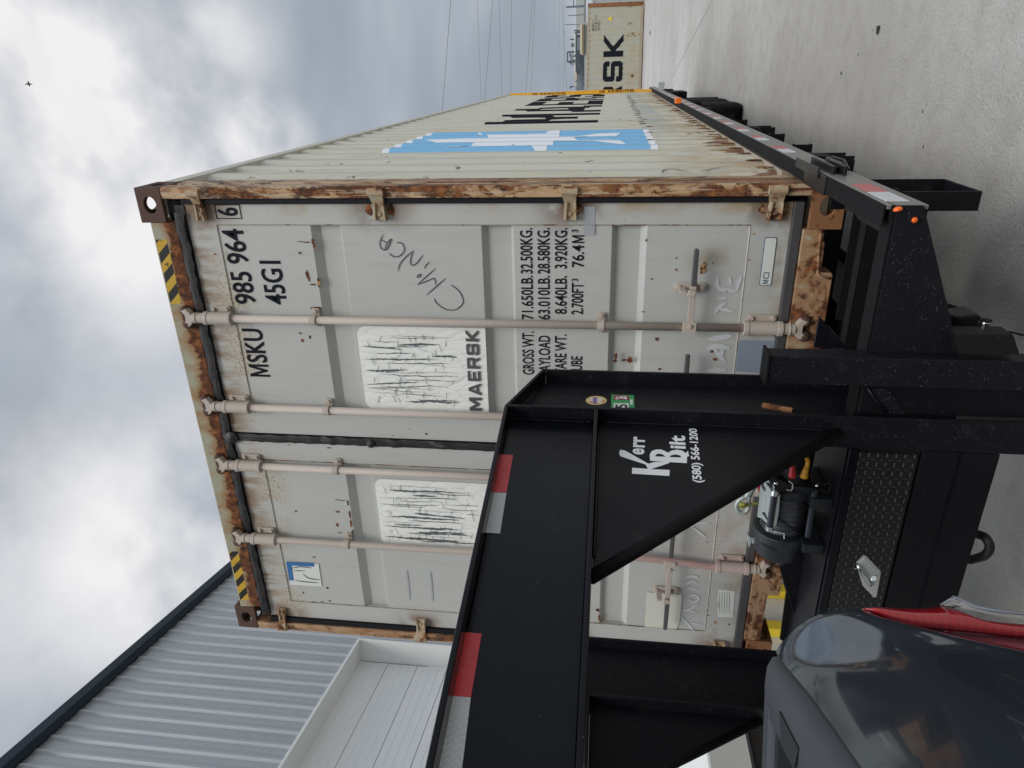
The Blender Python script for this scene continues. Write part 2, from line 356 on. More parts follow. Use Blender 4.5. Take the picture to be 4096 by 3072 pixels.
m, t, b, P = newmat('rust caked gasket', (.02, .018, .016), .5)
nn = noi(t, vscale(t, P, (7, 7, 30)), 1.5, 8, .7, 1.0)
setc(t, b, mixc(t, ss(t, noi(t, P, 18, 6), .5, .62), mixc(t, ss(t, nn, .66, .74), (.005, .005, .005), (.05, .046, .043)), (.028, .012, .008))); bump(t, b, nn, .9, .008); M['caked'] = m
M['gasketgrey'] = plain('lower gasket', (.075, .07, .07), .6, nscale=25, ndist=.003, var=.7)
M['ink'] = plain('black lettering', (.006, .008, .013), .7, spec=.15)
M['inkfade'] = plain('faded lettering', (.09, .09, .09), .6, var=.8)
def black(name, rough=.28, speck=.0, base=(.0042, .0044, .0062), spk=.60, spec=.22):
    m, t, b, P = newmat(name, base, rough, 0, .0, spec)
    n = noi(t, P, 220, 2); bump(t, b, mth(t, 'ADD', n, noi(t, P, 60, 3)), .25, .0009)
    c = mixc(t, mth(t, 'MULTIPLY', noi(t, P, 4, 6, .7), .9), base, tuple(x*2.1 for x in base))
    c = mixc(t, mth(t, 'MULTIPLY', ss(t, noi(t, P, 11, 7, .72), .56, .74), .05 if name == 'black paint' else .13), c, (.10, .095, .088))
    vv = nd(t, 'ShaderNodeTexVoronoi', i_Scale=60); t.links.new(P, vv.inputs['Vector'])
    c = mixc(t, mth(t, 'MULTIPLY', mth(t, 'MULTIPLY', ss(t, mth(t, 'SUBTRACT', .10, vv.outputs['Distance']), 0, .04), ss(t, noi(t, P, 13, 3), .50, .58)), .35), c, (.20, .20, .21))
    t.links.new(mth(t, 'ADD', mth(t, 'MULTIPLY', noi(t, P, 7, 5), .22), rough-.08), b.inputs['Roughness'])
    if speck:
        v = nd(t, 'ShaderNodeTexVoronoi', i_Scale=speck, i_Randomness=1.0); t.links.new(P, v.inputs['Vector'])
        d = mth(t, 'MULTIPLY', ss(t, mth(t, 'SUBTRACT', .22, v.outputs['Distance']), 0, .10), ss(t, noi(t, P, 30, 3), spk-.14, spk-.02))
        c = mixc(t, mth(t, 'MULTIPLY', d, .42), c, (.22, .215, .21))
        c = mixc(t, mth(t, 'MULTIPLY', ss(t, noi(t, P, 26, 5, .7), .63, .75), .25), c, (.10, .10, .10))
    setc(t, b, c); return m
M['black'] = black('black paint', .22, 0, (.0022, .0025, .0042), spec=.20)
M['blackd'] = black('dusty black paint', .38, 150)
M['blackg'] = black('gritty black paint', .5, 110, spk=.60)
M['blackm'] = black('matt black steel', .6, 0, (.005, .005, .0055), spec=.10)
M['railsheen'] = black('rail paint with reflection tone', .34, 0, (.12, .115, .105), spec=.6)  # paler than the flanges: grazing reflection put into the base colour
M['clamp'] = black('worn clamp steel', .3, 0, (.005, .0055, .006), spec=.3)
M['winch'] = plain('winch plastic', (.014, .017, .021), .42, nscale=120, ndist=.0008, var=.4)
M['rodsteel'] = plain('black steel rod', (.045, .05, .06), .3, .5)
M['rope'] = plain('dark wire rope', (.10, .105, .115), .35, .7)
M['zinc'] = plain('zinc plate', (.46, .50, .48), .42, .35, nscale=20, var=.15)
M['chrome'] = plain('polished steel', (.72, .72, .70), .16, 1)
M['gold'] = plain('yellow zinc', (.55, .52, .12), .3, .7)
M['red'] = plain('red rubber', (.45, .02, .025), .45); M['yellow'] = plain('yellow rubber', (.62, .30, .015), .45)
M['redflag'] = plain('red webbing', (.42, .015, .03), .6)
M['whitetag'] = plain('white label', (.6, .6, .6), .5)
M['rubber'] = plain('tyre rubber', (.008, .008, .009), .85, spec=.2, nscale=60, ndist=.002, var=.4)
M['orange'] = plain('orange lens', (.85, .13, .012), .25); M['amber'] = plain('amber lens', (.8, .16, .01), .3)
M['white'] = plain('white vinyl', (.80, .81, .82), .45)
M['blue'] = plain('sky blue vinyl', (.20, .47, .74), .5, nscale=10, var=.12); M['starwhite'] = plain('white star vinyl', (.74, .77, .82), .5, nscale=10)
M['brush'] = plain('brushed white paint', (.62, .63, .64), .6, nscale=40, var=.5)
M['cream'] = plain('cream patch', (.62, .61, .53), .55, nscale=15, var=.12)
M['greytape'] = plain('grey tape', (.37, .385, .40), .35, nscale=40, var=.2); M['greypatch'] = plain('grey blue patch', (.24, .28, .34), .5, var=.08)
M['strapy'] = plain('yellow webbing', (.75, .38, .02), .6, nscale=200, ndist=.001, var=.1); M['strapink'] = plain('brown print', (.10, .035, .005), .6)
M['hose'] = plain('hose', (.008, .008, .008), .6)
# cracked white vinyl decal
m, t, b, P = newmat('cracked white decal', (.7, .7, .66), .5)
def cracks(vec, sc_, w0, w1, seed):
    pv_ = vscale(t, vec, sc_, seed)
    ds = mixc(t, .07, pv_, noi(t, pv_, 1.3, 3, color=True))
    v = nd(t, 'ShaderNodeTexVoronoi', feature='DISTANCE_TO_EDGE', i_Scale=1.0, i_Randomness=1.0); t.links.new(ds, v.inputs['Vector'])
    return v.outputs['Distance']
d2 = cracks(P, (30, 1, 11), 0, 0, (4, 0, 9))
k2 = ss(t, mth(t, 'SUBTRACT', .022, d2), 0, .03)
cmask = ss(t, noi(t, vscale(t, P, (5, 1, 3)), 1.2, 3), .40, .55)
col = mixc(t, mul(t, k2, cmask, .7), mixc(t, noi(t, P, 5, 4), (.82, .82, .77), (.74, .74, .68)), (.26, .27, .25))
setc(t, b, col); bump(t, b, mth(t, 'SUBTRACT', ss(t, d2, 0, .35), k2), .45, .0025); M['crack'] = m
M['fissure'] = plain('exposed door under decal', (.10, .115, .12), .7)
# tread plate
m, t, b, P = newmat('black tread plate', (.02, .021, .023), .42)
s_ = nd(t, 'ShaderNodeSeparateXYZ'); t.links.new(P, s_.inputs[0])
def lug(ax_, az_, ox, oz):
    px_, pz_ = .031, .0255
    fx = mth(t, 'SUBTRACT', mth(t, 'FRACT', mth(t, 'ADD', mth(t, 'DIVIDE', s_.outputs[0], px_), ox)), .5)
    fz = mth(t, 'SUBTRACT', mth(t, 'FRACT', mth(t, 'ADD', mth(t, 'DIVIDE', s_.outputs[2], pz_), oz)), .5)
    return ss(t, mth(t, 'SUBTRACT', 1, mth(t, 'ADD', mth(t, 'POWER', mth(t, 'DIVIDE', fx, ax_), 2), mth(t, 'POWER', mth(t, 'DIVIDE', fz, az_), 2))), 0, .6)
h = mth(t, 'MAXIMUM', lug(.30, .09, 0, 0), mth(t, 'MULTIPLY', lug(.06, .28, .5, .5), .45))
bump(t, b, mth(t, 'ADD', h, mth(t, 'MULTIPLY', noi(t, P, 150, 3), .05)), 1.0, .0035)
setc(t, b, mixc(t, mth(t, 'MULTIPLY', h, .75), (.006, .0065, .0075), (.10, .104, .11))); M['tread'] = m  # lug tops coloured lighter as painted highlights, strongest on the crosswise lugs
# concrete
m, t, b, P = newmat('concrete yard', (.4, .39, .37), 1.0, spec=.15)
n_a = noi(t, P, .35, 6, .6, .4); n_b = noi(t, P, 6, 8, .65, .2); n_c = noi(t, P, 70, 3, .6)
broom = noi(t, vscale(t, P, (3, 60, 1)), 1.4, 4, .6)
c = mixc(t, ss(t, n_a, .35, .68), (.355, .332, .30), (.425, .405, .375)); c = mixc(t, mth(t, 'MULTIPLY', ss(t, n_b, .42, .72), .45), c, (.27, .25, .225))
c = mixc(t, mth(t, 'MULTIPLY', ss(t, n_c, .54, .70), .34), c, (.20, .185, .165))
st = ss(t, noi(t, vscale(t, P, (1.0, 1.0, 1), (9, 2, 0)), 1.1, 4, .6, 1.5), .60, .78); c = mixc(t, mth(t, 'MULTIPLY', st, .28), c, (.22, .21, .20))
v = nd(t, 'ShaderNodeTexVoronoi', i_Scale=9.0); t.links.new(P, v.inputs['Vector']); pit = mth(t, 'MULTIPLY', ss(t, mth(t, 'SUBTRACT', .10, v.outputs['Distance']), 0, .05), ss(t, noi(t, P, 2.3, 2), .52, .6))
c = mixc(t, mth(t, 'MULTIPLY', pit, .7), c, (.10, .095, .09))
setc(t, b, c); bump(t, b, mth(t, 'SUBTRACT', mth(t, 'ADD', mth(t, 'ADD', mth(t, 'MULTIPLY', n_c, .9), mth(t, 'MULTIPLY', broom, .35)), mth(t, 'MULTIPLY', n_b, .8)), pit), 1.0, .010); M['concrete'] = m
M['joint'] = plain('joint sealant', (.23, .22, .20), .8)
# building
m, t, b, P = newmat('galvanised wall panel', (.36, .40, .43), .42, .15)
c = mixc(t, noi(t, vscale(t, P, (2, 2, .25)), 1.2, 5), (.37, .395, .42), (.44, .46, .475)); c = mixc(t, mth(t, 'MULTIPLY', ss(t, noi(t, vscale(t, P, (5, 5, .3)), 1.5, 6, .6), .5, .7), .25), c, (.27, .285, .29)); setc(t, b, c); bump(t, b, noi(t, P, 1.6, 3), .12, .02); M['wall'] = m
M['navy'] = plain('navy trim', (.006, .016, .03), .45, spec=.2, nscale=3, var=.3); M['trimwhite'] = plain('white trim', (.74, .75, .73), .45, var=.05); M['screw'] = plain('screw heads', (.12, .13, .14), .5)
m, t, b, P = newmat('white door panel', (.62, .63, .64), .4)
bump(t, b, noi(t, vscale(t, P, (1, 1, 40)), 1.0, 2), .25, .004); setc(t, b, mixc(t, noi(t, vscale(t, P, (.6, .6, 6)), 1.0, 3), (.74, .76, .77), (.80, .81, .80))); M['dockdoor'] = m
M['doorseam'] = plain('door seam', (.36, .39, .38), .6)
# truck
m, t, b, P = newmat('slate truck paint', (.135, .165, .20), .2, .8, 1.0)
b.inputs['Coat Roughness'].default_value = .03
t.links.new(mth(t, 'ADD', mth(t, 'MULTIPLY', ss(t, noi(t, P, 6, 5), .45, .7), .06), .09), b.inputs['Roughness']); M['truck'] = m
M['bedcap'] = plain('textured black plastic', (.045, .048, .055), .55, nscale=300, ndist=.0008, var=.3)
M['liner'] = plain('bed liner', (.012, .013, .016), .5, nscale=90, ndist=.002)
m, t, b, P = newmat('red lens', (.42, .008, .015), .08, 0, 1.0); b.inputs['Coat Roughness'].default_value = .03
sx = nd(t, 'ShaderNodeSeparateXYZ'); t.links.new(P, sx.inputs[0]); wv = ss(t, mth(t, 'SINE', mth(t, 'MULTIPLY', sx.outputs[2], 420)), -.4, .9)
setc(t, b, mixc(t, mth(t, 'MULTIPLY', wv, .35), (.36, .006, .012), (.20, .003, .008))); M['redlens'] = m
m, t, b, P = newmat('clear lens', (.20, .23, .26), .08, 0, 1.0); M['clearlens'] = m
# reflective tape
m, t, b, P = newmat('red reflective tape', (.55, .015, .012), .35, 0, .3); M['redtape'] = m
m, t, b, P = newmat('silver reflective tape', (.5, .52, .52), .35, .1, .3)
s2 = nd(t, 'ShaderNodeSeparateXYZ'); t.links.new(P, s2.inputs[0])
ck = mth(t, 'ABSOLUTE', mth(t, 'SUBTRACT', mth(t, 'FRACT', mth(t, 'MULTIPLY', s2.outputs[2], 60)), .5))
zz = ss(t, mth(t, 'ABSOLUTE', mth(t, 'SUBTRACT', mth(t, 'FRACT', mth(t, 'ADD', mth(t, 'MULTIPLY', s2.outputs[1], 70), mth(t, 'MULTIPLY', ck, 1.6))), .5)), .36, .46)
setc(t, b, mixc(t, mth(t, 'MULTIPLY', zz, .5), mixc(t, noi(t, P, 12, 3), (.40, .42, .42), (.55, .57, .57)), (.68, .70, .70))); M['silvertape'] = m
M['pinktape'] = plain('dusty red tape', (.50, .14, .13), .5); M['whitetape'] = plain('dusty white tape', (.62, .63, .63), .5)
# ------------------------------------------------------------------ ground
gm = MB(); gm.add([(-300, -300, GZ), (300, -300, GZ), (300, 300, GZ), (-300, 300, GZ)], [(0, 1, 2, 3)])
tag(gm.build('ground', M['concrete']), kind='structure')
jm = MB()
for (a, b_) in ((at(2720, 250, 2, GZ), at(2850, 0, 2, GZ)),):
    d = (b_-a).normalized(); a = a-d*60; b_ = b_+d*60; s = V((-d.y, d.x, 0))*.004
    jm.add([a-s+V((0, 0, .004)), a+s+V((0, 0, .004)), b_+s+V((0, 0, .004)), b_-s+V((0, 0, .004))], [(0, 1, 2, 3)])
def jl(a, b_, wd):
    a = at(*a, 2, GZ); b_ = at(*b_, 2, GZ); d = (b_-a).normalized(); a = a-d*8; b_ = b_+d*8; s = V((-d.y, d.x, 0))*wd
    jm.add([a-s+V((0, 0, .005)), a+s+V((0, 0, .005)), b_+s+V((0, 0, .005)), b_-s+V((0, 0, .005))], [(0, 1, 2, 3)])
jl((3160, 500), (3185, 205), .002)
rnd = random.Random(5)
for (a, b_) in (((2602, 90), (2600, 185)),):
    P0_, P1_ = at(*a, 2, GZ), at(*b_, 2, GZ); n_ = 26; pr_ = None
    for i in range(n_+1):
        q_ = P0_.lerp(P1_, i/n_)+V((rnd.uniform(-1, 1), rnd.uniform(-1, 1), 0))*(P1_-P0_).length*.012+V((0, 0, .0045)); w_ = .0016*rnd.uniform(.3, 1)*(3 if a[0] < 2700 else 1)
        if pr_ is not None:
            d = (q_-pr_).normalized(); s = V((-d.y, d.x, 0))*w_; jm.add([pr_-s, pr_+s, q_+s, q_-s], [(0, 1, 2, 3)])
        pr_ = q_
tag(jm.build('ground_joints', M['joint']), kind='structure')
# ------------------------------------------------------------------ main container
CW, CH, CL = 2.438, 2.896, 12.192
ct = empty('shipping_container', (1.219, 6.0, 0), 'nearest weathered grey shipping container with rusty door end, loaded on the trailer', 'container')
def casting(x0, x1, y0, y1, za, zb_, mat):
    """corner casting with holes in front and outer faces"""
    t_ = .02; mb = MB(); xc = (x0+x1)/2; zc = (za+zb_)/2; yc = (y0+y1)/2
    def plate(fn, w0, w1, h0, h1, cw, ch, rw, rh, th):
        n = 24; out = []; inn = []
        for i in range(n):
            a = 2*math.pi*(i+.5)/n; c, s = math.cos(a), math.sin(a)
            k = min(((w1-cw) if c > 0 else (cw-w0))/max(abs(c), 1e-6), ((h1-ch) if s > 0 else (ch-h0))/max(abs(s), 1e-6))
            out.append((cw+c*k, ch+s*k)); inn.append((cw+rw*c, ch+rh*s))
        # make true corners
        for (cx_, cy_) in ((w0, h0), (w1, h0), (w1, h1), (w0, h1)):
            j = min(range(n), key=lambda i: (out[i][0]-cx_)**2+(out[i][1]-cy_)**2); out[j] = (cx_, cy_)
        k = len(mb.v)
        for d_ in (0, th):
            for p_ in out+inn: mb.v.append(tuple(fn(p_[0], p_[1], d_)))
        for i in range(n):
            j = (i+1) % n
            mb.f += [(k+i, k+j, k+n+j, k+n+i), (k+2*n+i, k+3*n+i, k+3*n+j, k+2*n+j), (k+n+i, k+n+j, k+3*n+j, k+3*n+i), (k+i, k+2*n+i, k+2*n+j, k+j)]
    plate(lambda a, b2, d: (a, y0+d, b2), x0, x1, za, zb_, xc, zc, .036, .028, .022)
    ox = x1 if x1 > 1.2 else x0; sg = -1 if x1 > 1.2 else 1
    plate(lambda a, b2, d: (ox+sg*d, a, b2), y0+.022, y1, za, zb_, yc, zc, .045, .026, .022)
    ix = x0 if x1 > 1.2 else x1
    if mat is not None:
        top = zb_ if za > 1 else za; sgz = -1 if za > 1 else 1
        plate(lambda a, b2, d: (a, b2, top+sgz*d), min(x0, x1)+(.022 if x1 < 1.2 else 0), max(x0, x1)-(.022 if x1 > 1.2 else 0), y0+.022, y1, xc, yc, .032, .05, .022)
    return mb
HC = [(2.288, 2.438), (0, .150)]
for (xa, xb) in HC:
    casting(xa, xb, 0, .178, 2.778, 2.896, 1).build('corner_casting', M['casting'], ct, .004)
    casting(xa, xb, 12.014, 12.192, 2.778, 2.896, 1).build('corner_casting', M['casting'], ct)
    casting(xa, xb, 12.014, 12.192, 0, .118, 1).build('corner_casting', M['castlow'], ct)
# lower front castings with long slotted hole
for (xa, xb, mm) in ((2.262, 2.438, 'castlow'), (0, .176, 'castlow')):
    casting(xa, xb, 0, .178, -.012, .112, 1).build('corner_casting', M[mm], ct, .003)
# posts
def post(x0, x1, sgn, mat, mats):
    mb = MB(); yin = .07
    o = x1 if sgn > 0 else x0; i_ = x0 if sgn > 0 else x1
    # stepped J section extruded in Z
    sec = [(i_, .003), (o-sgn*.006, .0), (o, .008), (o, .075), (o-sgn*.010, .085), (o-sgn*.010, .125), (o-sgn*.003, .135), (o-sgn*.003, .225), (o-sgn*.02, .25), (o-sgn*.02, .33), (o-sgn*.05, .345), (o-sgn*.06, .15), (i_, .09)]
    mb.hexa([(x, y, .113) for x, y in sec], [(x, y, 2.777) for x, y in sec])
    return mb
post(2.390, 2.438, 1, 0, 0).build('corner_post', M['postside'], ct, .003)
# front strip carrying the heavier rust
MB().box(2.390, 2.4385, -.004, .0035, .25, 2.73).build('corner_post', M['post'], ct, .002)
post(0, .05, -1, 0, 0).build('corner_post', M['postleft'], ct, .003)
# header: outer face slopes, seam rust
MB().hexa([(.15, .012, 2.744), (2.288, .012, 2.744), (2.288, .16, 2.744), (.15, .16, 2.744)], [(.15, 0, 2.856), (2.288, 0, 2.856), (2.288, .16, 2.856), (.15, .16, 2.856)]).build('door_header', M['header'], ct, .004)
# hazard tape on the header
def hazard(pa, pb, n, name):
    # pa, pb: left x, right x ; draws yellow with black diagonal stripes
    y = -.004; za_, zb_ = 2.80, 2.847
    MB().hexa([(pa, .006, za_), (pb, .006, za_), (pb, -.0035+.0015, zb_), (pa, -.002, zb_)], [(pa, .0115, za_), (pb, .0115, za_), (pb, .004, zb_), (pa, .004, zb_)]).build(name, M['haz'], ct)
m, t, b, P = newmat('hazard tape', (.6, .36, .03), .5)
s3 = nd(t, 'ShaderNodeSeparateXYZ'); t.links.new(P, s3.inputs[0])
ph = mth(t, 'FRACT', mth(t, 'ADD', mth(t, 'MULTIPLY', s3.outputs[0], 11.0), mth(t, 'MULTIPLY', s3.outputs[2], 11.0)))
cc = mixc(t, ss(t, ph, .48, .52), (.60, .37, .035), (.022, .022, .02)); cc = mixc(t, ss(t, noi(t, P, 16, 6), .60, .66), cc, (.12, .06, .02)); setc(t, b, cc); M['haz'] = m
hazard(1.92, 2.215, 4, 'hazard_tape'); hazard(.20, .53, 4, 'hazard_tape')
# bottom sill with fork notches (traced on the door plane)
sill_px = [(3135, 726), (3268, 728), (3268, 895), (3262, 905), (3240, 1063), (3232, 1090), (3292, 1090), (3300, 1102), (3276, 1300), (3240, 1500), (3200, 1700), (3160, 1900), (3124, 2120)]
def sx_(x): return x
top_z = .128
sill = [(0.176, top_z), (2.262, top_z), (2.262, .113), (2.262, .048), (2.215, .048), (2.212, .040), (2.19, .0385), (2.095, .0385), (2.09, .030), (2.09, -.004), (2.08, -.009), (.48, -.009), (.47, -.004), (.47, .04), (.46, .048), (.176, .048)]
MB().prism([(x, .004, z) for x, z in sill if x > 1.15]+[(1.15, .004, -.009), (1.15, .004, top_z)], (0, .10, 0)).build('door_sill', M['sill'], ct, .003)
lft = [(x, z) for x, z in sill if x < 1.15]
MB().prism([(1.1495, .004, top_z)]+[(1.1495, .004, -.009)]+[(x, .004, z) for x, z in lft if z < top_z]+[(.176, .004, top_z)], (0, .10, 0)).build('door_sill', M['silldark'], ct, .003)
# weld lip beading round the notch
MB().tube([(2.262, .002, .062), (2.20, .002, .06), (2.09, .002, .05), (2.075, .002, .035), (2.07, .002, .0)], .006, 8).build('weld_bead', M['sill'], ct, smooth=True)
# gaskets
G = 'door_gasket'
MB().box(2.364, 2.3895, .012, .05, .20, 2.70).build(G, M['gasket'], ct, .004)
MB().box(.0505, .078, .012, .05, .20, 2.70).build(G, M['gasket'], ct, .004)
def wavy(x0, x1, zc, hw, y, mat, amp=.006, th=.02, ax='x', n=60):
    mb = MB(); A = []; 
    for i in range(n+1):
        x = x0+(x1-x0)*i/n; a1 = random.uniform(-amp, amp); a2 = random.uniform(-amp, amp); yy = random.uniform(0, .008)
        A.append(((x, y+yy, zc-hw+a1), (x, y+yy-.006, zc), (x, y+yy, zc+hw+a2)) if ax == 'x' else ((zc-hw+a1, y+yy, x), (zc, y+yy-.006, x), (zc+hw+a2, y+yy, x)))
    k = [p for tri in A for p in tri]; f = []
    for i in range(n): f += [(i*3, i*3+1, i*3+4, i*3+3), (i*3+1, i*3+2, i*3+5, i*3+4)]
    mb.add(k, f); return mb
wavy(.10, 2.33, 2.722, .022, .008, None, .006).build(G, M['caked'], ct, smooth=True, label='torn rust-caked gasket along the door top')
MB().box(.09, 2.36, .025, .06, 2.698, 2.743).build(G, M['caked'], ct)
MB().prism([(.10, .012, .130), (2.365, .012, .130), (2.365, .012, .172), (.10, .012, .172)], (0, .04, 0)).build(G, M['gasketgrey'], ct, .006)
wavy(.95, 2.70, 1.226, .020, .018, None, .003, ax='z', n=70).build(G, M['torn'], ct, smooth=True, label='peeling black gasket between the two doors')
MB().box(1.203, 1.249, .028, .05, .17, 2.70).build(G, M['gasket'], ct)
# tar lump at the top centre & tear lower down
MB().lathe((1.226, .02, 2.70), (0, -1, 0), [(0, .035), (.012, .034), (.02, .02), (.024, .006)], 9).build('gasket_tear', M['torn'], ct)
lump = MB(); lump.lathe((1.222, .018, 1.985), (0, -1, 0), [(0, .024), (.008, .02), (.014, .004)], 7)
lump.build('gasket_tear', M['torn'], ct)
# doors ---------------------------------------------------------------
def door(name, x0, x1, xi0, xi1, label):
    """frame at Y=.030, panels; horizontal recessed bands"""
    F = .030; D = .062
    mb = MB()
    def q(a, b2, c, d): mb.add([a, b2, c, d], [(0, 1, 2, 3)])
    # frame faces
    zt, zb_ = 2.70, .172; it, ib = 2.566, .321
    for (xa, xb, za, zc) in ((x0, xi0, zb_, zt), (xi1, x1, zb_, zt), (xi0, xi1, it, zt), (xi0, xi1, zb_, ib)):
        q((xa, F, za), (xb, F, za), (xb, F, zc), (xa, F, zc))
    # inner panel profile (z descending): y
    P_ = F+.003
    prof = [(it, F), (it-.003, P_), (2.141, P_), (2.106, D), (2.016, D), (2.006, P_), (1.399, P_), (1.373, D), (1.276, D), (1.266, P_), (.861, P_), (.843, D), (.745, D), (.722, P_), (ib+.003, P_), (ib, F)]
    n = len(prof); k = len(mb.v)
    for (z, y) in prof: mb.v += [(xi0, y, z), (xi1, y, z)]
    for i in range(n-1): mb.f.append((k+2*i, k+2*i+1, k+2*i+3, k+2*i+2))
    # band end walls
    for i in (2, 6, 10):
        for x in (xi0, xi1):
            mb.add([(x, prof[i][1]-.003, prof[i][0]), (x, prof[i+1][1], prof[i+1][0]), (x, prof[i+2][1], prof[i+2][0]), (x, prof[i+3][1]-.003, prof[i+3][0])], [(0, 1, 2, 3)])
    # edges back
    for a, b2 in (((x0, zt), (x1, zt)), ((x0, zb_), (x1, zb_)), ((x0, zb_), (x0, zt)), ((x1, zb_), (x1, zt))):
        q((a[0], F, a[1]), (b2[0], F, b2[1]), (b2[0], .055, b2[1]), (a[0], .055, a[1]))
    me = mb.mesh(); bm = bmesh.new(); bm.from_mesh(me); bmesh.ops.remove_doubles(bm, verts=bm.verts, dist=.0004); bmesh.ops.recalc_face_normals(bm, faces=bm.faces); bm.to_mesh(me); bm.free()
    o = link(name, me, M['door'], ct, .002, label=label)
    # weld seam round the inner panel
    s = MB(); r = .0022
    s.tube([(xi0, F, ib), (xi0, F, it), (xi1, F, it), (xi1, F, ib), (xi0, F, ib)], r, 6)
    s.build('panel_seam', M['seam'], o)
    return o
M['seam'] = rusty('seam', (.30, .31, .28), .50, (6, 6, 6), .7, .1, (.30, .2, .1), .5, seed=3.3)
dR = door('door', 1.250, 2.363, 1.372, 2.274, 'right-hand container door with cargo weights and serial number')
dL = door('door', .079, 1.202, .190, 1.098, 'left-hand container door with a bent lock rod')
DY = .0275   # lettering on frame face
DP = .0305   # lettering on panel face
GLM = [[(0, 0), (0, 1), (.22, 1), (.5, .38), (.78, 1), (1, 1), (1, 0), (.82, 0), (.82, .66), (.57, .08), (.43, .08), (.18, .66), (.18, 0)]]
def mglyph(xl, xr, za_, zb2, y=.0305): return fit(loops_mesh(GLM), (xl, y, za_), (xr, y, za_), (xl, y, zb2), (0, 1, 0, 1))
def dtext(s, xl, xr, zb_, zt, y=DP, w_=.006, mat='ink', par=None, name='lettering', sp=1.0):
    hgt = zt-zb_; d = hgt*.022 if w_ > .005 else hgt*.016; ms = []
    for i, k in enumerate((-1, 0, 1)):
        m_ = fit(text_mesh(s, .004, sp), (xl+d+k*d, y-.0001*i, zb_), (xr-d+k*d, y-.0001*i, zb_), (xl+d+k*d, y-.0001*i, zt)); ms.append(m_)
    return join(ms)
L = []
L.append(mglyph(1.555, 1.618, 2.447, 2.546)); L.append(dtext('SKU', 1.628, 1.797, 2.447, 2.546, w_=.012)); link('owner_code', join(L), M['ink'], dR); L = []; L.append(dtext('985 964', 1.915, 2.257, 2.449, 2.549, w_=.012))
link('serial_number', join(L), M['ink'], dR)
link('type_code', dtext('45G1', 1.915, 2.117, 2.301, 2.401, w_=.012), M['ink'], dR)
m6 = [dtext('6', 2.312, 2.349, 2.457, 2.55, DY, .012)]
fr = MB()
for (a, b2, c, d) in ((2.30, 2.361, 2.556, 2.560), (2.30, 2.361, 2.442, 2.446), (2.30, 2.3035, 2.446, 2.556), (2.3575, 2.361, 2.446, 2.556)):
    fr.add([(a, DY, c), (b2, DY, c), (b2, DY, d), (a, DY, d)], [(0, 1, 2, 3)])
link('check_digit', join(m6+[fr.mesh()]), M['ink'], dR)
WT = []
rows = [('GROSS WT.', 1.604, 1.811, '71.650LB.', 1.866, '32.500KG.', 1.187, 1.238), ('PAYLOAD', 1.604, 1.793, '63.010LB.', 1.866, '28.580KG.', 1.115, 1.166),
        ('TARE WT.', 1.612, 1.80, '8.640LB.', 1.893, '3.920KG.', 1.043, 1.094), ('CUBE', 1.604, 1.70, '2.700FT', 1.892, '76.4M', .973, 1.023)]
for i, (a, xa, xb, b2, xc, c, zb_, zt) in enumerate(rows):
    WT.append(dtext(a, xa, xb, zb_, zt, w_=.004))
    if i < 3: WT.append(dtext(b2, xc, 2.061, zb_, zt, w_=.004)); WT.append(dtext(c, 2.069 if i < 2 else 2.092, 2.262, zb_, zt, w_=.004))
    else:
        WT.append(dtext(b2, xc, 2.032, zb_, zt, w_=.004)); WT.append(dtext('3', 2.037, 2.050, zb_+.024, zt, w_=.004)); WT.append(dtext(c[:-1], 2.098, 2.192, zb_, zt, w_=.004)); WT.append(mglyph(2.200, 2.232, zb_, zt)); WT.append(dtext('3', 2.243, 2.256, zb_+.026, zt+.002, w_=.004))
link('weight_lettering', join(WT), M['ink'], dR)
# scrawled marker strokes, flat ribbons on the door
def ribbon(pts, hw, nrm=V((0, -1, 0)), taper=True):
    pts = smoothpath(pts, 5); vs_ = []; n = len(pts)
    for i, p in enumerate(pts):
        t_ = (pts[min(i+1, n-1)]-pts[max(i-1, 0)]); t_ = t_.normalized() if t_.length > 1e-9 else V((1, 0, 0)); s = t_.cross(nrm).normalized()*hw*((.35+.65*min(1, min(i, n-1-i)/3)) if taper else 1)
        vs_ += [p-s, p+s]
    return vs_, [(2*i, 2*i+1, 2*i+3, 2*i+2) for i in range(n-1)]
def strokes(z, lst, hw, y, name, mat, par, label=None):
    mb = MB()
    for k, l in enumerate(lst): mb.add(*ribbon(pxs(z, l, 1, y-.00012*k), hw))
    me = bpy.data.meshes.new('m'); me.from_pydata(mb.v, [], mb.f); me.update()
    return link(name, me, M[mat], par, label=label)
M['marker'] = plain('marker ink', (.035, .035, .04), .6)
strokes(z2, [[(855, 1200), (870, 1235), (920, 1280), (985, 1305), (1050, 1300), (1100, 1260), (1112, 1220), (1090, 1160), (1050, 1115), (995, 1080)],
             [(785, 1175), (870, 1100), (960, 1022)], [(868, 1085), (864, 1050), (850, 1025), (790, 1050), (705, 1082)], [(705, 1082), (790, 1005), (870, 935)],
             [(700, 1018), (715, 995), (738, 992), (728, 1012), (702, 1018)], [(768, 942), (782, 910), (812, 880)],
             [(535, 965), (550, 905), (590, 850), (670, 778)], [(670, 778), (650, 840), (645, 885), (662, 910), (700, 890), (757, 815)],
             [(455, 800), (480, 825), (530, 835), (575, 805), (592, 770), (580, 730), (555, 710), (520, 712)],
             [(405, 632), (375, 700), (380, 750), (405, 772), (430, 770), (455, 735), (475, 678), (440, 712), (415, 775)], [(378, 680), (440, 715)]], .0021, .0300, 'marker_scrawl', 'marker', dR)
strokes(z3, [[(1375, 1025), (1368, 1085), (1400, 1120), (1540, 1140)], [(1540, 1140), (1560, 1060), (1585, 1005)], [(1478, 1010), (1490, 1090)],
             [(1375, 1202), (1460, 1200)], [(1352, 1335), (1380, 1285), (1445, 1245)], [(1375, 1290), (1512, 1318)]], .008, .0300, 'brush_lettering', 'brush', dR)
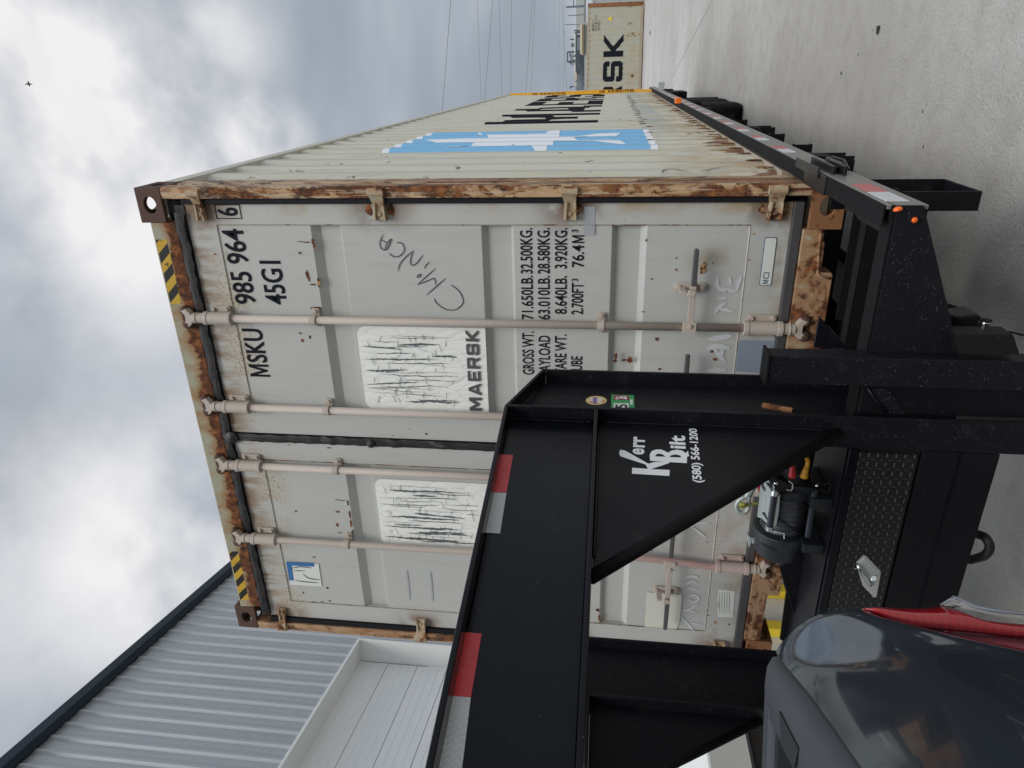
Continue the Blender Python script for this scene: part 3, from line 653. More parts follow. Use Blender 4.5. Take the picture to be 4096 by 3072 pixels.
strokes(z7, [[(1290, 235), (1400, 222), (1505, 205)], [(1275, 330), (1360, 298), (1485, 318)], [(1330, 310), (1440, 435)], [(1420, 315), (1400, 390)], [(1280, 515), (1450, 508)]], .012, .0300, 'brush_lettering', 'brush', dR)
strokes(z8, [[(1035, 1130), (1130, 1230), (1160, 1280)], [(1130, 1195), (1225, 1215)], [(1060, 1090), (1120, 1080), (1200, 1035)], [(1110, 1090), (1190, 1105)], [(1110, 980), (1160, 950), (1205, 985), (1160, 1015), (1110, 985)],
             [(1090, 800), (1150, 785), (1210, 800)], [(1090, 870), (1140, 830), (1190, 850)], [(1095, 880), (1200, 905)], [(1120, 335), (1200, 390), (1268, 440)], [(1140, 350), (1200, 320), (1290, 310)]], .007, .0300, 'brush_lettering', 'brush', dL)
def dquad(z, pts, y, name, mat, par, th=.0012, label=None):
    return MB().prism(pxs(z, pts, 1, y), (0, -th, 0)).build(name, M[mat], par, label=label)
# cracked carrier decals
def rrect(x0, x1, za, zb_, r, corners, y):
    pts = []
    for (cx_, cz_, a0, k) in ((x0, za, 180, 0), (x1, za, 270, 1), (x1, zb_, 0, 2), (x0, zb_, 90, 3)):
        rr = r if corners[k] else .004; ox = cx_+(rr if cx_ == x0 else -rr); oz = cz_+(rr if cz_ == za else -rr)
        for i in range(6):
            a = math.radians(a0+18*i); pts.append((ox+rr*math.cos(a), y, oz+rr*math.sin(a)))
    return pts
cr = MB().prism(rrect(1.405, 1.822, 1.40, 1.99, .045, (0, 0, 1, 1), .0305), (0, -.003, 0)).build('cracked_decal', M['crack'], dR)
cl_ = MB().prism(rrect(.613, 1.018, 1.40, 1.995, .045, (0, 0, 1, 1), .0305), (0, -.003, 0)).build('cracked_decal', M['crack'], dL)
def fissures(x0, x1, za_, zb2, n_, seed, par, y=.0268):
    rnd = random.Random(seed); mb = MB()
    def spindle(xc, z0, z1_, wmax, k):
        m_ = max(6, int((z1_-z0)/.012)); L_, Rr = [], []; x = xc; vs_ = []
        for i in range(m_+1):
            u = i/m_; x += rnd.uniform(-.0022, .0022); w_ = wmax*math.sin(math.pi*u)**.7*rnd.uniform(.45, 1.1)+.0003
            x = min(max(x, x0+.004), x1-.004); vs_ += [(x-w_*.5, y-.00008*k, z0+(z1_-z0)*u), (x+w_*.5, y-.00008*k, z0+(z1_-z0)*u+rnd.uniform(-.002, .002))]
        mb.add(vs_, [(2*i, 2*i+1, 2*i+3, 2*i+2) for i in range(m_)])
    for k in range(n_):
        zc = rnd.gauss((za_+zb2)/2+.03, .11); ln = rnd.uniform(.10, .42); xc = x0+(x1-x0)*(.08+.84*(k+rnd.random())/n_)
        spindle(xc, max(za_+.06, zc-ln/2), min(zb2-.01, zc+ln/2), rnd.choice((.002, .0035, .005, .009, .013)), k)
    for k in range(n_*2):
        zc = rnd.uniform(za_+.08, zb2-.03); xc = rnd.uniform(x0+.02, x1-.05); vs_ = []
        ln = rnd.uniform(.012, .04); dz_ = rnd.uniform(-.015, .015)
        for i in range(4): vs_ += [(xc+ln*i/3, y-.004*0-.00008*(n_+k), zc+dz_*i/3-.0011), (xc+ln*i/3, y-.00008*(n_+k), zc+dz_*i/3+.0011)]
        mb.add(vs_, [(2*i, 2*i+1, 2*i+3, 2*i+2) for i in range(3)])
    me = bpy.data.meshes.new('m'); me.from_pydata(mb.v, [], mb.f); me.update()
    return tag(link('decal_cracks', me, M['fissure'], par), kind='stuff')
fissures(1.41, 1.818, 1.47, 1.985, 26, 5, dR); fissures(.618, 1.014, 1.41, 1.99, 30, 11, dL)
xx = 1.418; ms_ = []
for ch, wd in zip('MAERSK', (.068, .062, .05, .056, .054, .056)):
    ms_.append((ch, glyph(ch, (xx, .0215, 1.431), (xx+wd, .0215, 1.431), (xx, .0215, 1.489)))); xx += wd+.0105
link('decal_lettering', join([g for c, g in ms_]), M['inkfade'], dR)
# small things on the doors
dquad(z7, [(1560, 245), (1880, 250), (1810, 540), (1530, 520)], .030, 'grey_patch', 'greypatch', dR)
M['navyline'] = plain('navy ink', (.02, .06, .14), .5); M['platewhite'] = plain('plate white', (.66, .67, .62), .45, var=.1)
MB().prism(rrect(2.030, 2.226, .215, .2625, .008, (1, 1, 1, 1), .0295), (0, -.002, 0)).build('maker_plate', M['navyline'], dR)
MB().prism(rrect(2.0325, 2.2235, .2175, .260, .007, (1, 1, 1, 1), .0274), (0, -.001, 0)).build('maker_plate', M['platewhite'], dR)
link('plate_lettering', join([mglyph(2.038, 2.054, .227, .251, .0262), dtext('CI', 2.058, 2.085, .227, .251, .0262, .004)]), M['navyline'], dR)
dquad(z3, [(195, 390), (290, 392), (285, 640), (190, 640)], .0295, 'clear_tape', 'greytape', dR)
# blue badge on the left door
bd = dquad(z5, [(870, 765), (1160, 785), (1190, 985), (910, 970)], .0300, 'torn_badge', 'platewhite', dL)
M['badgeblue'] = plain('badge blue', (.035, .15, .36), .5, var=.2)
dquad(z5, [(872, 767), (1118, 780), (1122, 810), (922, 800), (940, 932), (902, 932)], .0285, 'badge_border', 'badgeblue', dL, label='blue border left on the torn badge')
strokes(z5, [[(925, 825), (1000, 812), (1100, 822)], [(1020, 875), (1080, 915), (1175, 925)], [(950, 932), (1040, 945), (1160, 955)], [(940, 845), (1040, 850)]], .003, .0280, 'badge_tear', 'marker', dL)
dquad(z8, [(745, 925), (1060, 950), (1035, 1180), (1010, 1250), (725, 1235), (735, 1100)], .0300, 'paint_patch', 'cream', dL, label='cream paint patch behind the left handle')
lb = dquad(z8, [(1380, 900), (1525, 918), (1505, 1148), (1375, 1142), (1370, 1080), (1398, 1045), (1370, 1000)], .0290, 'torn_label', 'platewhite', dL)
strokes(z8, [[(1390+22*k, 925), (1388+22*k, 1120)] for k in range(5)], .0012, .0275, 'label_print', 'marker', dL)
for l_ in ([(1940, 842), (1968, 1105)], [(2150, 855), (2170, 1120)]): strokes(z5, [l_], .006, .0300, 'grey_tape_strip', 'greytape', dL)
# rust patches where paint was scraped
M['rustpatch'] = rusty('rust scar', (.30, .14, .05), .42, (20, 20, 20), .8, .1, seed=31)
def blob(cx_, cz_, rx, rz, y, seed):
    rnd = random.Random(seed); n = 14
    return [(cx_+rx*math.cos(2*math.pi*i/n)*rnd.uniform(.5, 1.1), y, cz_+rz*math.sin(2*math.pi*i/n)*rnd.uniform(.5, 1.1)) for i in range(n)]
def scars(z, lst, par):
    mb = MB()
    for k, (x, y, w_, h_) in enumerate(lst):
        p = at(*z(x, y), 1, .031); mb.prism(blob(p.x, p.z, h_/1600, w_/1600, .0322, k+int(x)), (0, -.0025, 0))
    return tag(mb.build('rust_scar', M['rustpatch'], par), kind='stuff')
scars(z1, [(1665, 700, 30, 3), (1720, 705, 28, 4), (1770, 700, 12, 28), (1785, 750, 12, 26), (1655, 800, 12, 10), (1718, 990, 8, 34), (1732, 1010, 8, 40), (1775, 1080, 30, 6), (1825, 1060, 14, 40), (910, 810, 16, 8), (1800, 1290, 50, 20), (1660, 1510, 12, 8), (1678, 1575, 12, 14), (1745, 1545, 8, 16)], dR)
scars(z3, [(1000, 950, 10, 8), (790, 1030, 12, 5), (1245, 940, 24, 50), (1455, 1140, 12, 6), (740, 685, 8, 12), (1655, 862, 16, 6), (1695, 632, 10, 10), (1005, 845, 6, 6), (1330, 890, 5, 5), (712, 1320, 10, 6)], dR)
scars(z7, [(470, 390, 14, 34), (465, 430, 20, 12), (545, 420, 20, 12), (595, 420, 22, 26), (835, 235, 14, 16), (1320, 345, 14, 10), (1350, 415, 16, 12), (860, 500, 18, 8)], dR)
scars(z5, [(1318, 218, 14, 6), (1370, 226, 30, 3), (1418, 250, 8, 26), (1330, 325, 22, 10), (1435, 350, 8, 40), (1322, 440, 12, 22), (1445, 430, 8, 46), (1460, 500, 8, 20), (1345, 512, 22, 4), (960, 320, 12, 8), (1120, 727, 14, 6), (1237, 1000, 12, 10), (1115, 1125, 26, 8), (1190, 1122, 22, 3), (1258, 1115, 14, 8), (1022, 1042, 8, 10)], dL)
scars(z8, [(310, 1085, 16, 20), (325, 1150, 12, 34), (1350, 1190, 14, 26), (1475, 1208, 16, 8), (1290, 1130, 16, 8), (785, 545, 6, 22)], dL)
scars(z4, [(900, 1170, 26, 4), (1250, 1197, 30, 7), (125, 0, 0, 0), (1900, 1100, 6, 6), (2115, 1072, 12, 10), (1968, 1030, 8, 6), (1815, 1090, 10, 6)], dL)
# hinges
def hinge(x_out, sg, z0, z1_, door_, sc_=1):
    """strap hinge: knuckle at the post, tapering blade onto the door"""
    xk = x_out-sg*.012; xe = x_out-sg*.142; mb = MB()
    mb.cyl((xk-sg*.012, -.006, z0+.0), (xk-sg*.012, -.006, z1_), .0175, 14)
    def bl(x, y, e): return (x, y, e)
    for th in (0,):
        p = [(xk-sg*.02, -.018, z0+.004), (xk-sg*.02, -.018, z1_-.004), (x_out-sg*.075, .004, z1_-.012), (xe, .012, z1_-.010), (xe, .012, z0+.002), (x_out-sg*.075, .004, z0+.008)]
        mb.hexa(p, [(a, b2+.014, c) for a, b2, c in p])
    # raised side ribs and the bolt
    mb.prism([(x_out-sg*.07, -.006, z1_-.016), (xe, -.002, z1_-.014), (xe, -.002, z1_-.022), (x_out-sg*.07, -.006, z1_-.026)], (0, .02, 0))
    mb.prism([(x_out-sg*.07, -.006, z0+.014), (xe, -.002, z0+.012), (xe, -.002, z0+.004), (x_out-sg*.07, -.006, z0+.006)], (0, .02, 0))
    mb.cyl((xe+sg*.028, .014, (z0+z1_)/2), (xe+sg*.028, .004, (z0+z1_)/2), .011, 12)
    return mb.build('door_hinge', M['hinge'], ct, .002)
for (a, b2) in ((2.595, 2.65), (1.79, 1.858), (1.0, 1.066), (.208, .278)):
    hinge(2.438, 1, a, b2, dR); hinge(0, -1, a+.005, b2+.005, dL)
# rust collars around the right hinges
rc = MB()
for (zc) in (1.775, 1.872, 1.0, .285, .2):
    rc.prism(blob(2.335, zc, .03, .018, .0322, int(zc*100)), (0, -.003, 0))
tag(rc.build('rust_scar', M['rustpatch'], dR), kind='stuff')
# lock rods -----------------------------------------------------------
def rod_bracket(x, z0, z1_, wd=.047, par=None, kind='plate', mat='rod'):
    mb = MB(); y = -.012
    if kind == 'plate':
        mb.prism(rrect(x-wd, x+wd, z0, z1_, .012, (1, 1, 1, 1), .026), (0, -.010, 0))
        zc0, zc1 = z0+.008, z1_-.008
        mb.cyl((x, -.016, zc0-.02), (x, -.016, zc1+.02), .028, 18)
        mb.cyl((x, -.016, zc1+.006), (x, -.016, zc1+.026), .031, 18); mb.cyl((x, -.016, zc0-.026), (x, -.016, zc0-.006), .031, 18)
        for dx in (-wd+.013, wd-.013):
            for zz_ in (z0+.016, z1_-.016): mb.cyl((x+dx, .018, zz_), (x+dx, .004, zz_), .0095, 8)
    else:
        zc = (z0+z1_)/2
        mb.prism(rrect(x-wd, x+wd, z0, z1_, .008, (1, 1, 1, 1), .026), (0, -.008, 0))
        mb.cyl((x, -.016, z0+.003), (x, -.016, z1_-.003), .0245, 16)
        for dx in (-wd+.012, wd-.012): mb.cyl((x+dx, .02, zc), (x+dx, .008, zc), .009, 8)
    o = mb.build('rod_bracket', M[mat], par, .0015)
    h = MB()
    for zz_ in ((z0+.02, z1_-.02) if kind == 'plate' else ((z0+z1_)/2,)): h.cyl((x-.006, -.042, zz_), (x-.006, -.0455, zz_), .0042, 8)
    return o, h
def cam_end(x, z, up, par):
    s = 1 if up else -1; mb = MB()
    mb.cyl((x, -.016, z), (x, -.016, z+s*.055), .0235, 14); mb.cyl((x, -.016, z+s*.03), (x, -.016, z+s*.036), .028, 14)
    zz_ = z+s*.055
    # forked cam
    mb.prism([(x-.024, -.03, zz_), (x+.024, -.03, zz_), (x+.045, -.03, zz_+s*.018), (x+.036, -.03, zz_+s*.045), (x+.016, -.03, zz_+s*.028), (x-.012, -.03, zz_+s*.028), (x-.03, -.03, zz_+s*.048), (x-.042, -.03, zz_+s*.02)], (0, .032, 0))
    return mb.build('rod_cam', M['rod'], par, .003)
def keeper(x, z, par):
    mb = MB(); mb.lathe((x+.03, .004, z), (0, -1, 0), [(0, .024), (.02, .022), (.032, .012)], 10); mb.lathe((x-.032, .004, z-.002), (0, -1, 0), [(0, .026), (.026, .022), (.036, .010)], 10)
    mb.prism(blob(x, z, .05, .03, .004, 5), (0, -.008, 0)); return mb.build('cam_keeper', M['casting'], par, .002)
rods = [(1.861, 0, 'rod'), (1.412, 0, 'rod'), (1.085, 0, 'rod'), (.640, 1, 'rod')]
for (x, bent, mt) in rods:
    ztop = 2.545; 
    if not bent: r_ = MB().cyl((x, -.016, .30), (x, -.016, 2.70), .0172, 20)
    else:
        pts = smoothpath([(x, -.016, 2.70), (x, -.016, 1.4), (x+.002, -.016, 1.0), (x+.028, -.024, .80), (x+.036, -.03, .72), (x+.030, -.026, .62), (x+.012, -.018, .44), (x, -.016, .35), (x, -.016, .28)], 5)
        r_ = MB().tube(pts, .0172, 18)
    rod = r_.build('lock_rod', M['rod'] if not bent else M['rodbent'] if 'rodbent' in M else M['rod'], ct, smooth=True, label='bent pinkish lock rod on the left door' if bent else None)
    rod_bracket(x, 2.572, 2.668, par=rod); rod_bracket(x, 2.15, 2.186, wd=.043, par=rod, kind='small')
    rod_bracket(x, .878, .912, wd=.045, par=rod, kind='small') if not bent else None
    rod_bracket(x, .178, .296, par=rod, mat='rodpink' if bent else 'rod')
    cam_end(x, 2.69, True, rod); cam_end(x, .165, False, rod)
    keeper(x, 2.78, ct); keeper(x, .072, ct)
    if x == 1.861:
        MB().cyl((x, -.016, 1.353), (x, -.016, 1.357), .0185, 20).build('rod_collar', M['rod'], rod)
# handles: hub, arm, lever, catch
def handle(x, dirn, catch, par, tipx):
    mb = MB(); zc = .532
    mb.prism(rrect(x-.022, x+.030, .505, .560, .006, (1, 1, 1, 1), -.030), (0, -.014, 0)); mb.cyl((x+dirn*.012, -.042, zc), (x+dirn*.012, -.052, zc), .009, 10)
    hub = mb.build('handle_hub', M['rod'], par, .002)
    hb = MB(); xm = x+dirn*(abs(tipx-x)*.55)
    hb.prism([(x+dirn*.02, -.042, zc+.013), (xm, -.05, zc+.010), (xm, -.05, zc-.012), (x+dirn*.02, -.042, zc-.013)], (0, .008, 0))
    a = hb.build('handle_arm', M['rod'], par, .002)
    g = MB(); g.prism([(xm, -.052, zc+.010), (tipx-dirn*.006, -.046, zc+.008), (tipx, -.046, zc+.003), (tipx, -.046, zc-.008), (tipx-dirn*.006, -.046, zc-.012), (xm, -.052, zc-.013)], (0, .016, 0))
    g.build('handle_grip', M['grip'], par, .004)
    if catch:
        xc = catch; c = MB(); c.prism(rrect(xc-.020, xc+.020, .468, .600, .019, (1, 1, 1, 1), .029), (0, -.010, 0)); c.cyl((xc, .019, .582), (xc, .008, .582), .012, 12); c.cyl((xc, .019, .488), (xc, .012, .488), .011, 12)
        c.prism([(xc-.018, -.004, .517), (xc+.018, -.004, .517), (xc+.018, -.004, .512), (xc-.018, -.004, .512)], (0, .024, 0))
        c.prism([(xc-.012, -.066, .556), (xc+.014, -.066, .548), (xc+.008, -.066, .520), (xc-.014, -.066, .525)], (0, .014, 0)); c.prism([(xc-.006, -.056, .558), (xc+.006, -.056, .558), (xc+.006, -.056, .584), (xc-.006, -.056, .584)], (0, .066, 0))
        c.build('handle_catch', M['rod'], par, .003)
M['grip'] = plain('worn grip', (.12, .12, .115), .45, .4, nscale=40, ndist=.002, var=.5)
handle(1.861, 1, 2.020, ct, 2.195); handle(1.412, 1, 1.60, ct, 1.748); handle(1.085, -1, .93, ct, .695); handle(.640, -1, .445, ct, .246)
# embossed marks on the grips are too worn to read; side wall ----------------------------------
PITCH = .278; Y0 = .345
XO, XI = 2.430, 2.384
brk = [Y0]
y = Y0+.02
prof = [(Y0, XI)]
yy = .375
while yy < 11.9:
    prof += [(yy, XI), (yy+.068, XO), (yy+.068+.072, XO), (yy+.208, XI)]; yy += PITCH
prof.append((12.03, XI))
def side_x(y):
    for i in range(len(prof)-1):
        (a, xa), (b2, xb) = prof[i], prof[i+1]
        if a <= y <= b2: return xa+(xb-xa)*(y-a)/max(b2-a, 1e-9)
    return XI
def sidewall(xf, mat):
    mb = MB(); k = 0
    for (yy_, x) in prof:
        X = xf(x); mb.v += [(X, yy_, .16), (X, yy_, 2.80)]
    for i in range(len(prof)-1): mb.f.append((2*i, 2*i+2, 2*i+3, 2*i+1))
    return mb.mesh()
sw = link('side_wall', sidewall(lambda x: x, None), M['side'], ct, .004)
link('side_wall', sidewall(lambda x: CW-x, None), M['side'], ct)
for (a, b2) in ((2.376, 2.438), (0, .062)):
    MB().box(a, b2, .179, 12.013, 2.800, 2.868).build('top_rail', M['siderail2'] if 'siderail2' in M else M['side'], ct, .003)
    MB().hexa([(a, .35, .0), (b2, .35, .0), (b2, 12.013, .0), (a, 12.013, .0)], [(a, .35, .159), (b2, .35, .159), (b2, 12.013, .159), (a, 12.013, .159)]).build('bottom_rail', M['siderail'], ct, .003)
MB().box(.03, 2.408, .16, 12.19, 2.862, 2.880).build('roof', M['side'], ct)
MB().box(.063, 2.375, .11, 12.19, .02, .10).build('floor', M['siderail'], ct)
MB().box(.15, 2.288, 12.10, 12.185, .119, 2.80).build('front_wall', M['side'], ct)
MB().box(.06, 2.37, .075, .11, .12, 2.80).build('door_backing', M['gasket'], ct)
# logo block & lettering draped over the corrugations
def drape(me, off):
    bm = bmesh.new(); bm.from_mesh(me)
    ys = [v.co.y for v in bm.verts]; lo, hi = min(ys), max(ys)
    for (yy_, x) in prof:
        if lo < yy_ < hi:
            g = bm.verts[:]+bm.edges[:]+bm.faces[:]; bmesh.ops.bisect_plane(bm, geom=g, plane_co=(0, yy_, 0), plane_no=(0, 1, 0))
    for v in bm.verts: v.co.x = side_x(v.co.y)+off
    out = bpy.data.meshes.new('d'); bm.to_mesh(out); bm.free(); return out
def yz(me_loops): return fit(loops_mesh(me_loops), (2.4, 0, 0), (2.4, 1, 0), (2.4, 0, 1), (0, 1, 0, 1))
def rr2(x0, x1, y0, y1, r):
    p = []
    for (cx_, cy_, a0) in ((x0+r, y0+r, 180), (x1-r, y0+r, 270), (x1-r, y1-r, 0), (x0+r, y1-r, 90)):
        for i in range(7): a = math.radians(a0+15*i); p.append((cx_+r*math.cos(a), cy_+r*math.sin(a)))
    return p
link('logo_panel', drape(yz([rr2(1.37, 2.86, .60, 2.27, .02)]), .002), M['starwhite'], sw)
link('logo_panel', drape(yz([rr2(1.405, 2.80, .645, 2.225, .02)]), .004), M['blue'], sw)
def star(cx_, cy_, R, r_, rot): return [(cx_+(R if i % 2 == 0 else r_)*math.cos(math.radians(rot)+math.pi*i/7), cy_+(R if i % 2 == 0 else r_)*math.sin(math.radians(rot)+math.pi*i/7)) for i in range(14)]
link('logo_star', drape(yz([star(2.11, 1.42, .72, .30, 90)]), .006), M['starwhite'], sw)
SL = []
yp = 3.60
for ch, wd in zip('MAERSK', (1.45, 1.40, 1.12, 1.2, 1.15, 1.2)):
    SL.append(drape(glyph(ch, (2.4, yp, .99), (2.4, yp+wd, .99), (2.4, yp, 2.0)), .003)); yp += wd+.22
link('side_lettering', join(SL), M['ink'], sw)
strokes_ = MB()
for l in ([(330, 1085), (345, 1060), (390, 1050), (450, 1052), (520, 1068), (590, 1082)], [(660, 1080), (760, 1050), (930, 1022)]):
    strokes_.add(*ribbon([at(2500+x/2.212, 200+y_/2.212, 0, 2.434) for x, y_ in l], .004, V((1, 0, 0))))
strokes_.build('scratch', M['marker'], sw)
# rust along the lower run of dents
db = MB(); rnd = random.Random(4)
for i in range(34):
    yy_ = .52+i*PITCH+rnd.uniform(-.03, .03)
    if yy_ > 11.8: break
    zc = .60+rnd.uniform(-.03, .03) if i > 4 else .2
    if i % 2 or i > 8: db.prism([(XO+.0005, yy_+ (p[0])*.9, zc+p[2]) for p in blob(0, 0, .035, .03, 0, i)], (.003, 0, 0))
    db.prism([(XO+.0005, yy_+(p[0])*.9, .19+p[2]) for p in blob(0, 0, .04, .05, 0, i+50)], (.003, 0, 0))
tag(db.build('rust_scar', M['rustpatch'], sw), kind='stuff')
# ------------------------------------------------------------------ cargo strap
st = empty('cargo_strap', (2.46, 11.0, .1), 'yellow ratchet strap over the rear of the nearest container', 'strap')
s8 = Z(1700, 300, 2.212)
up = [(750, 162), (1150, 150), (1560, 130), (1900, 126), (2140, 124)]; lo_ = [(760, 180), (1250, 176), (1560, 168), (1700, 160), (2060, 145), (2145, 128)]
sp = MB().prism(pxs(s8, up, 1, 11.0)+pxs(s8, lo_, 1, 11.0)[::-1], (0, .003, 0)).build('webbing', M['strapy'], st)
MB().box(.0, 2.45, 10.97, 11.05, 2.8805, 2.885).build('webbing', M['strapy'], st)
def stxt(s, a, b2, c): return fit(text_mesh(s, .02), at(*s8(*a), 1, 10.995), at(*s8(*b2), 1, 10.995), at(*s8(*c), 1, 10.995))
link('strap_print', join([stxt('KINEDYNE', (1622, 156), (1850, 147), (1620, 132)), stxt('KINEDYNE', (1020, 174), (1245, 168), (1018, 158)), stxt('NK', (1545, 160), (1598, 158), (1545, 136)), stxt('NK', (948, 176), (1000, 174), (948, 160))]), M['strapink'], sp)
# ------------------------------------------------------------------ trailer
tr = empty('gooseneck_trailer', (1.22, 2.0, GZ), 'black steel gooseneck trailer with red and white reflective tape carrying the nearest container', 'trailer')
WX, FX = 1.852, .652      # web planes of the two gooseneck beams
HW = .052                 # half flange
def gooseneck(wx, near):
    yr, yf = -.60, -.90
    fl = .011
    # riser: rear flange, front flange, web, sloped cap
    mb = MB()
    mb.box(wx-HW, wx+HW, yr-fl, yr, -.40, 1.078)
    mb.box(wx-HW, wx+HW, yf, yf+fl, -.40, 1.170)
    mb.prism([(wx-.004, yf+fl, -.40), (wx-.004, yr-fl, -.40), (wx-.004, yr-fl, 1.075), (wx-.004, yf+fl, 1.165)], (.008, 0, 0))
    mb.prism([(wx-HW, yf, 1.170), (wx-HW, yf, 1.182), (wx-HW, yr, 1.090), (wx-HW, yr, 1.078)], (2*HW, 0, 0))
    r = mb.build('riser', M['blackd'], tr, .0025)
    # neck beam
    nb = MB(); ye = -3.6
    def zt(y): return 1.182-(yf-y)*.043
    nb.prism([(wx-HW, yf, zt(yf)), (wx-HW, ye, zt(ye)), (wx-HW, ye, zt(ye)-.012), (wx-HW, yf, zt(yf)-.012)], (2*HW, 0, 0))
    nb.prism([(wx-HW, yf-.001, .905), (wx-HW, ye, .905), (wx-HW, ye, .893), (wx-HW, yf-.001, .893)], (2*HW, 0, 0))
    nb.prism([(wx-.004, yf-.001, .905), (wx-.004, ye, .905), (wx-.004, ye, zt(ye)-.012), (wx-.004, yf-.001, zt(yf)-.012)], (.008, 0, 0))
    n_ = nb.build('neck_beam', M['black'], tr, .003)
    # gusset with a rounded lower rim
    yt, zb0 = (-1.60, .205) if near else (-1.285, .285)
    gp = [(yf-.001, .8925), (yt, .8925), (yf-.001, zb0)]
    g = MB().prism([(wx-.005, y_, z_) for y_, z_ in gp], (.010, 0, 0)).build('gusset_plate', M['blackg2'], tr, .001)
    MB().cyl((wx, yt-.022, .895), (wx, yf-.004, zb0-.015), .0155, 16).build('gusset_rim', M['blackm'], tr, smooth=True)
    if near:
        wb = MB(); rnd = random.Random(3)
        # weld bead: overlapping ripples
        for i in range(52):
            z_ = .915+i*.0046+rnd.uniform(-.001, .001); wb.lathe((wx+.006, yf-.004, z_), (rnd.uniform(-.2, .2), rnd.uniform(-.2, .2), 1), [(0, .0045), (.002, .0085), (.004, .0045)], 8)
        wb.tube([(wx+.006, yf-.002, .21+.04*i) for i in range(18)], [.004+.0015*(i % 3) for i in range(18)], 6)
        wb.tube([(wx+.006, yf-.02-.04*i, .889) for i in range(17)], [.004+.0012*(i % 2) for i in range(17)], 6)
        wb.build('weld_bead', M['black'], tr, smooth=True)
    return r, n_, g
M['blackg2'] = black('gusset black', .40, 0, (.0042, .0042, .0055), spec=.18)
rN, nN, gN = gooseneck(WX, True); rF, nF, gF = gooseneck(FX, False)
# reflective tape on the near beam web
tx = WX+.005
s9 = Z(1000, 2400, 2.212)
def tape(pts, mat, name='reflective_tape', par=nN, lab=None): return MB().prism([at(*p, 0, tx) for p in pts], (.0008, 0, 0)).build(name, M[mat], par, label=lab)
ra = tape([s9(1860, 283), s9(2050, 300), s9(1955, 860), s9(1750, 845)], 'redtape')
tape([s9(1750, 849), s9(1954, 864), (1840, 3140), (1715, 3140)], 'silvertape')
rb = tape([z6(748, 1255), z6(891, 1263), z6(832, 1594), z6(678, 1588)], 'redtape'); tape([z6(677, 1592), z6(831, 1598), (2000, 2135), (1925, 2130)], 'silvertape')
M['tapeprint'] = plain('tape print', (.62, .06, .06), .4)
def tfit(me, a, b2, c, ax=0, v=None): v = tx+.0012 if v is None else v; return fit(me, at(*a, ax, v), at(*b2, ax, v), at(*c, ax, v))
link('tape_print', join([tfit(text_mesh('K', .02), s9(1935, 640), s9(1928, 570), s9(1850, 632)), tfit(text_mesh('err', .01), s9(1890, 560), s9(1895, 490), s9(1862, 558)),
                         tfit(text_mesh('B', .03), s9(1980, 590), s9(1985, 535), s9(1905, 585)), tfit(text_mesh('ilt', .01), s9(1985, 525), s9(1992, 480), s9(1950, 522))]), M['tapeprint'], nN)
link('tape_print', join([tfit(text_mesh('Kerr', .01), z6(800, 1478), z6(803, 1405), z6(745, 1470)), tfit(text_mesh('Bilt', .01), z6(840, 1440), z6(846, 1372), z6(800, 1436))]), M['tapeprint'], nN)
# maker's logo on the gusset
gx = WX+.0058
def P7(l): return [z7(x, y_) for x, y_ in l]
def traced(loops, ax, v):
    """letter outlines traced on the plate: pixels -> plane (y,z) -> filled mesh"""
    lp = []
    for l in loops: lp.append([(q_.y, q_.z) for q_ in (at(*p, ax, v) for p in P7(l))])
    me = loops_mesh(lp)
    for vv in me.vertices: vv.co = V((v, vv.co.x, vv.co.y))
    return me
Kp = [(512, 1213), (500, 1242), (512, 1272), (735, 1345), (755, 1383), (617, 1373), (614, 1426), (945, 1446), (948, 1393), (782, 1386), (950, 1330), (930, 1320), (815, 1322), (760, 1338), (560, 1225)]
Bp = [(775, 1312), (772, 1255), (790, 1225), (830, 1212), (872, 1212), (905, 1225), (935, 1240), (965, 1222), (1010, 1213), (1060, 1222), (1092, 1245), (1110, 1222), (1120, 1272), (1103, 1275), (1100, 1333)]
h1 = [(820, 1273), (826, 1258), (850, 1248), (885, 1255), (912, 1276)]; h2 = [(948, 1280), (958, 1264), (1000, 1255), (1040, 1265), (1052, 1282)]
lg = [traced([Kp], 0, gx), traced([Bp, h1, h2], 0, gx+.0002)]
lg.append(tfit(text_mesh('e', .03), z7(728, 1260), z7(722, 1205), z7(622, 1254), 0, gx)); lg.append(tfit(text_mesh('rr', .03), z7(728, 1195), z7(730, 1100), z7(622, 1190), 0, gx))
lg.append(tfit(text_mesh('ilt', .03), z7(1092, 1208), z7(1085, 1092), z7(946, 1200), 0, gx))
lg.append(tfit(text_mesh('(580) 566-1200', .025), z7(1262, 1508), z7(1212, 1030), z7(1150, 1500), 0, gx))
link('maker_logo', join(lg), M['white'], gN)
# stickers on the riser web
sx0 = WX+.0045
zs = Z(2320, 1480, 7.373)
M['stgold'] = plain('sticker gold', (.62, .42, .16), .5); M['stcream'] = plain('sticker cream', (.62, .58, .46), .5); M['green'] = plain('sticker green', (.04, .30, .10), .4); M['maroon'] = plain('sticker maroon', (.25, .03, .04), .5)
M['stviolet'] = plain('sticker violet', (.22, .14, .30), .5); M['storange'] = plain('sticker orange', (.60, .12, .04), .5); M['stblk'] = plain('sticker black', (.01, .012, .02), .5)
def ell(cx_, cy_, rx, ry, n=28): return [(cx_+rx*math.cos(2*math.pi*i/n), cy_+ry*math.sin(2*math.pi*i/n)) for i in range(n)]
def sfit(pts, off, name, mat, par): return MB().prism([at(*zs(*p), 0, sx0+off) for p in pts], (.0004, 0, 0)).build(name, M[mat], par)
so1 = sfit(ell(480, 900, 312, 132), 0, 'oval_sticker', 'stgold', rN)
sfit(ell(480, 900, 245, 98), .0008, 'sticker_face', 'stcream', rN); sfit([(380, 815), (500, 800), (500, 1000), (380, 990)], .0014, 'sticker_patch', 'stviolet', rN)
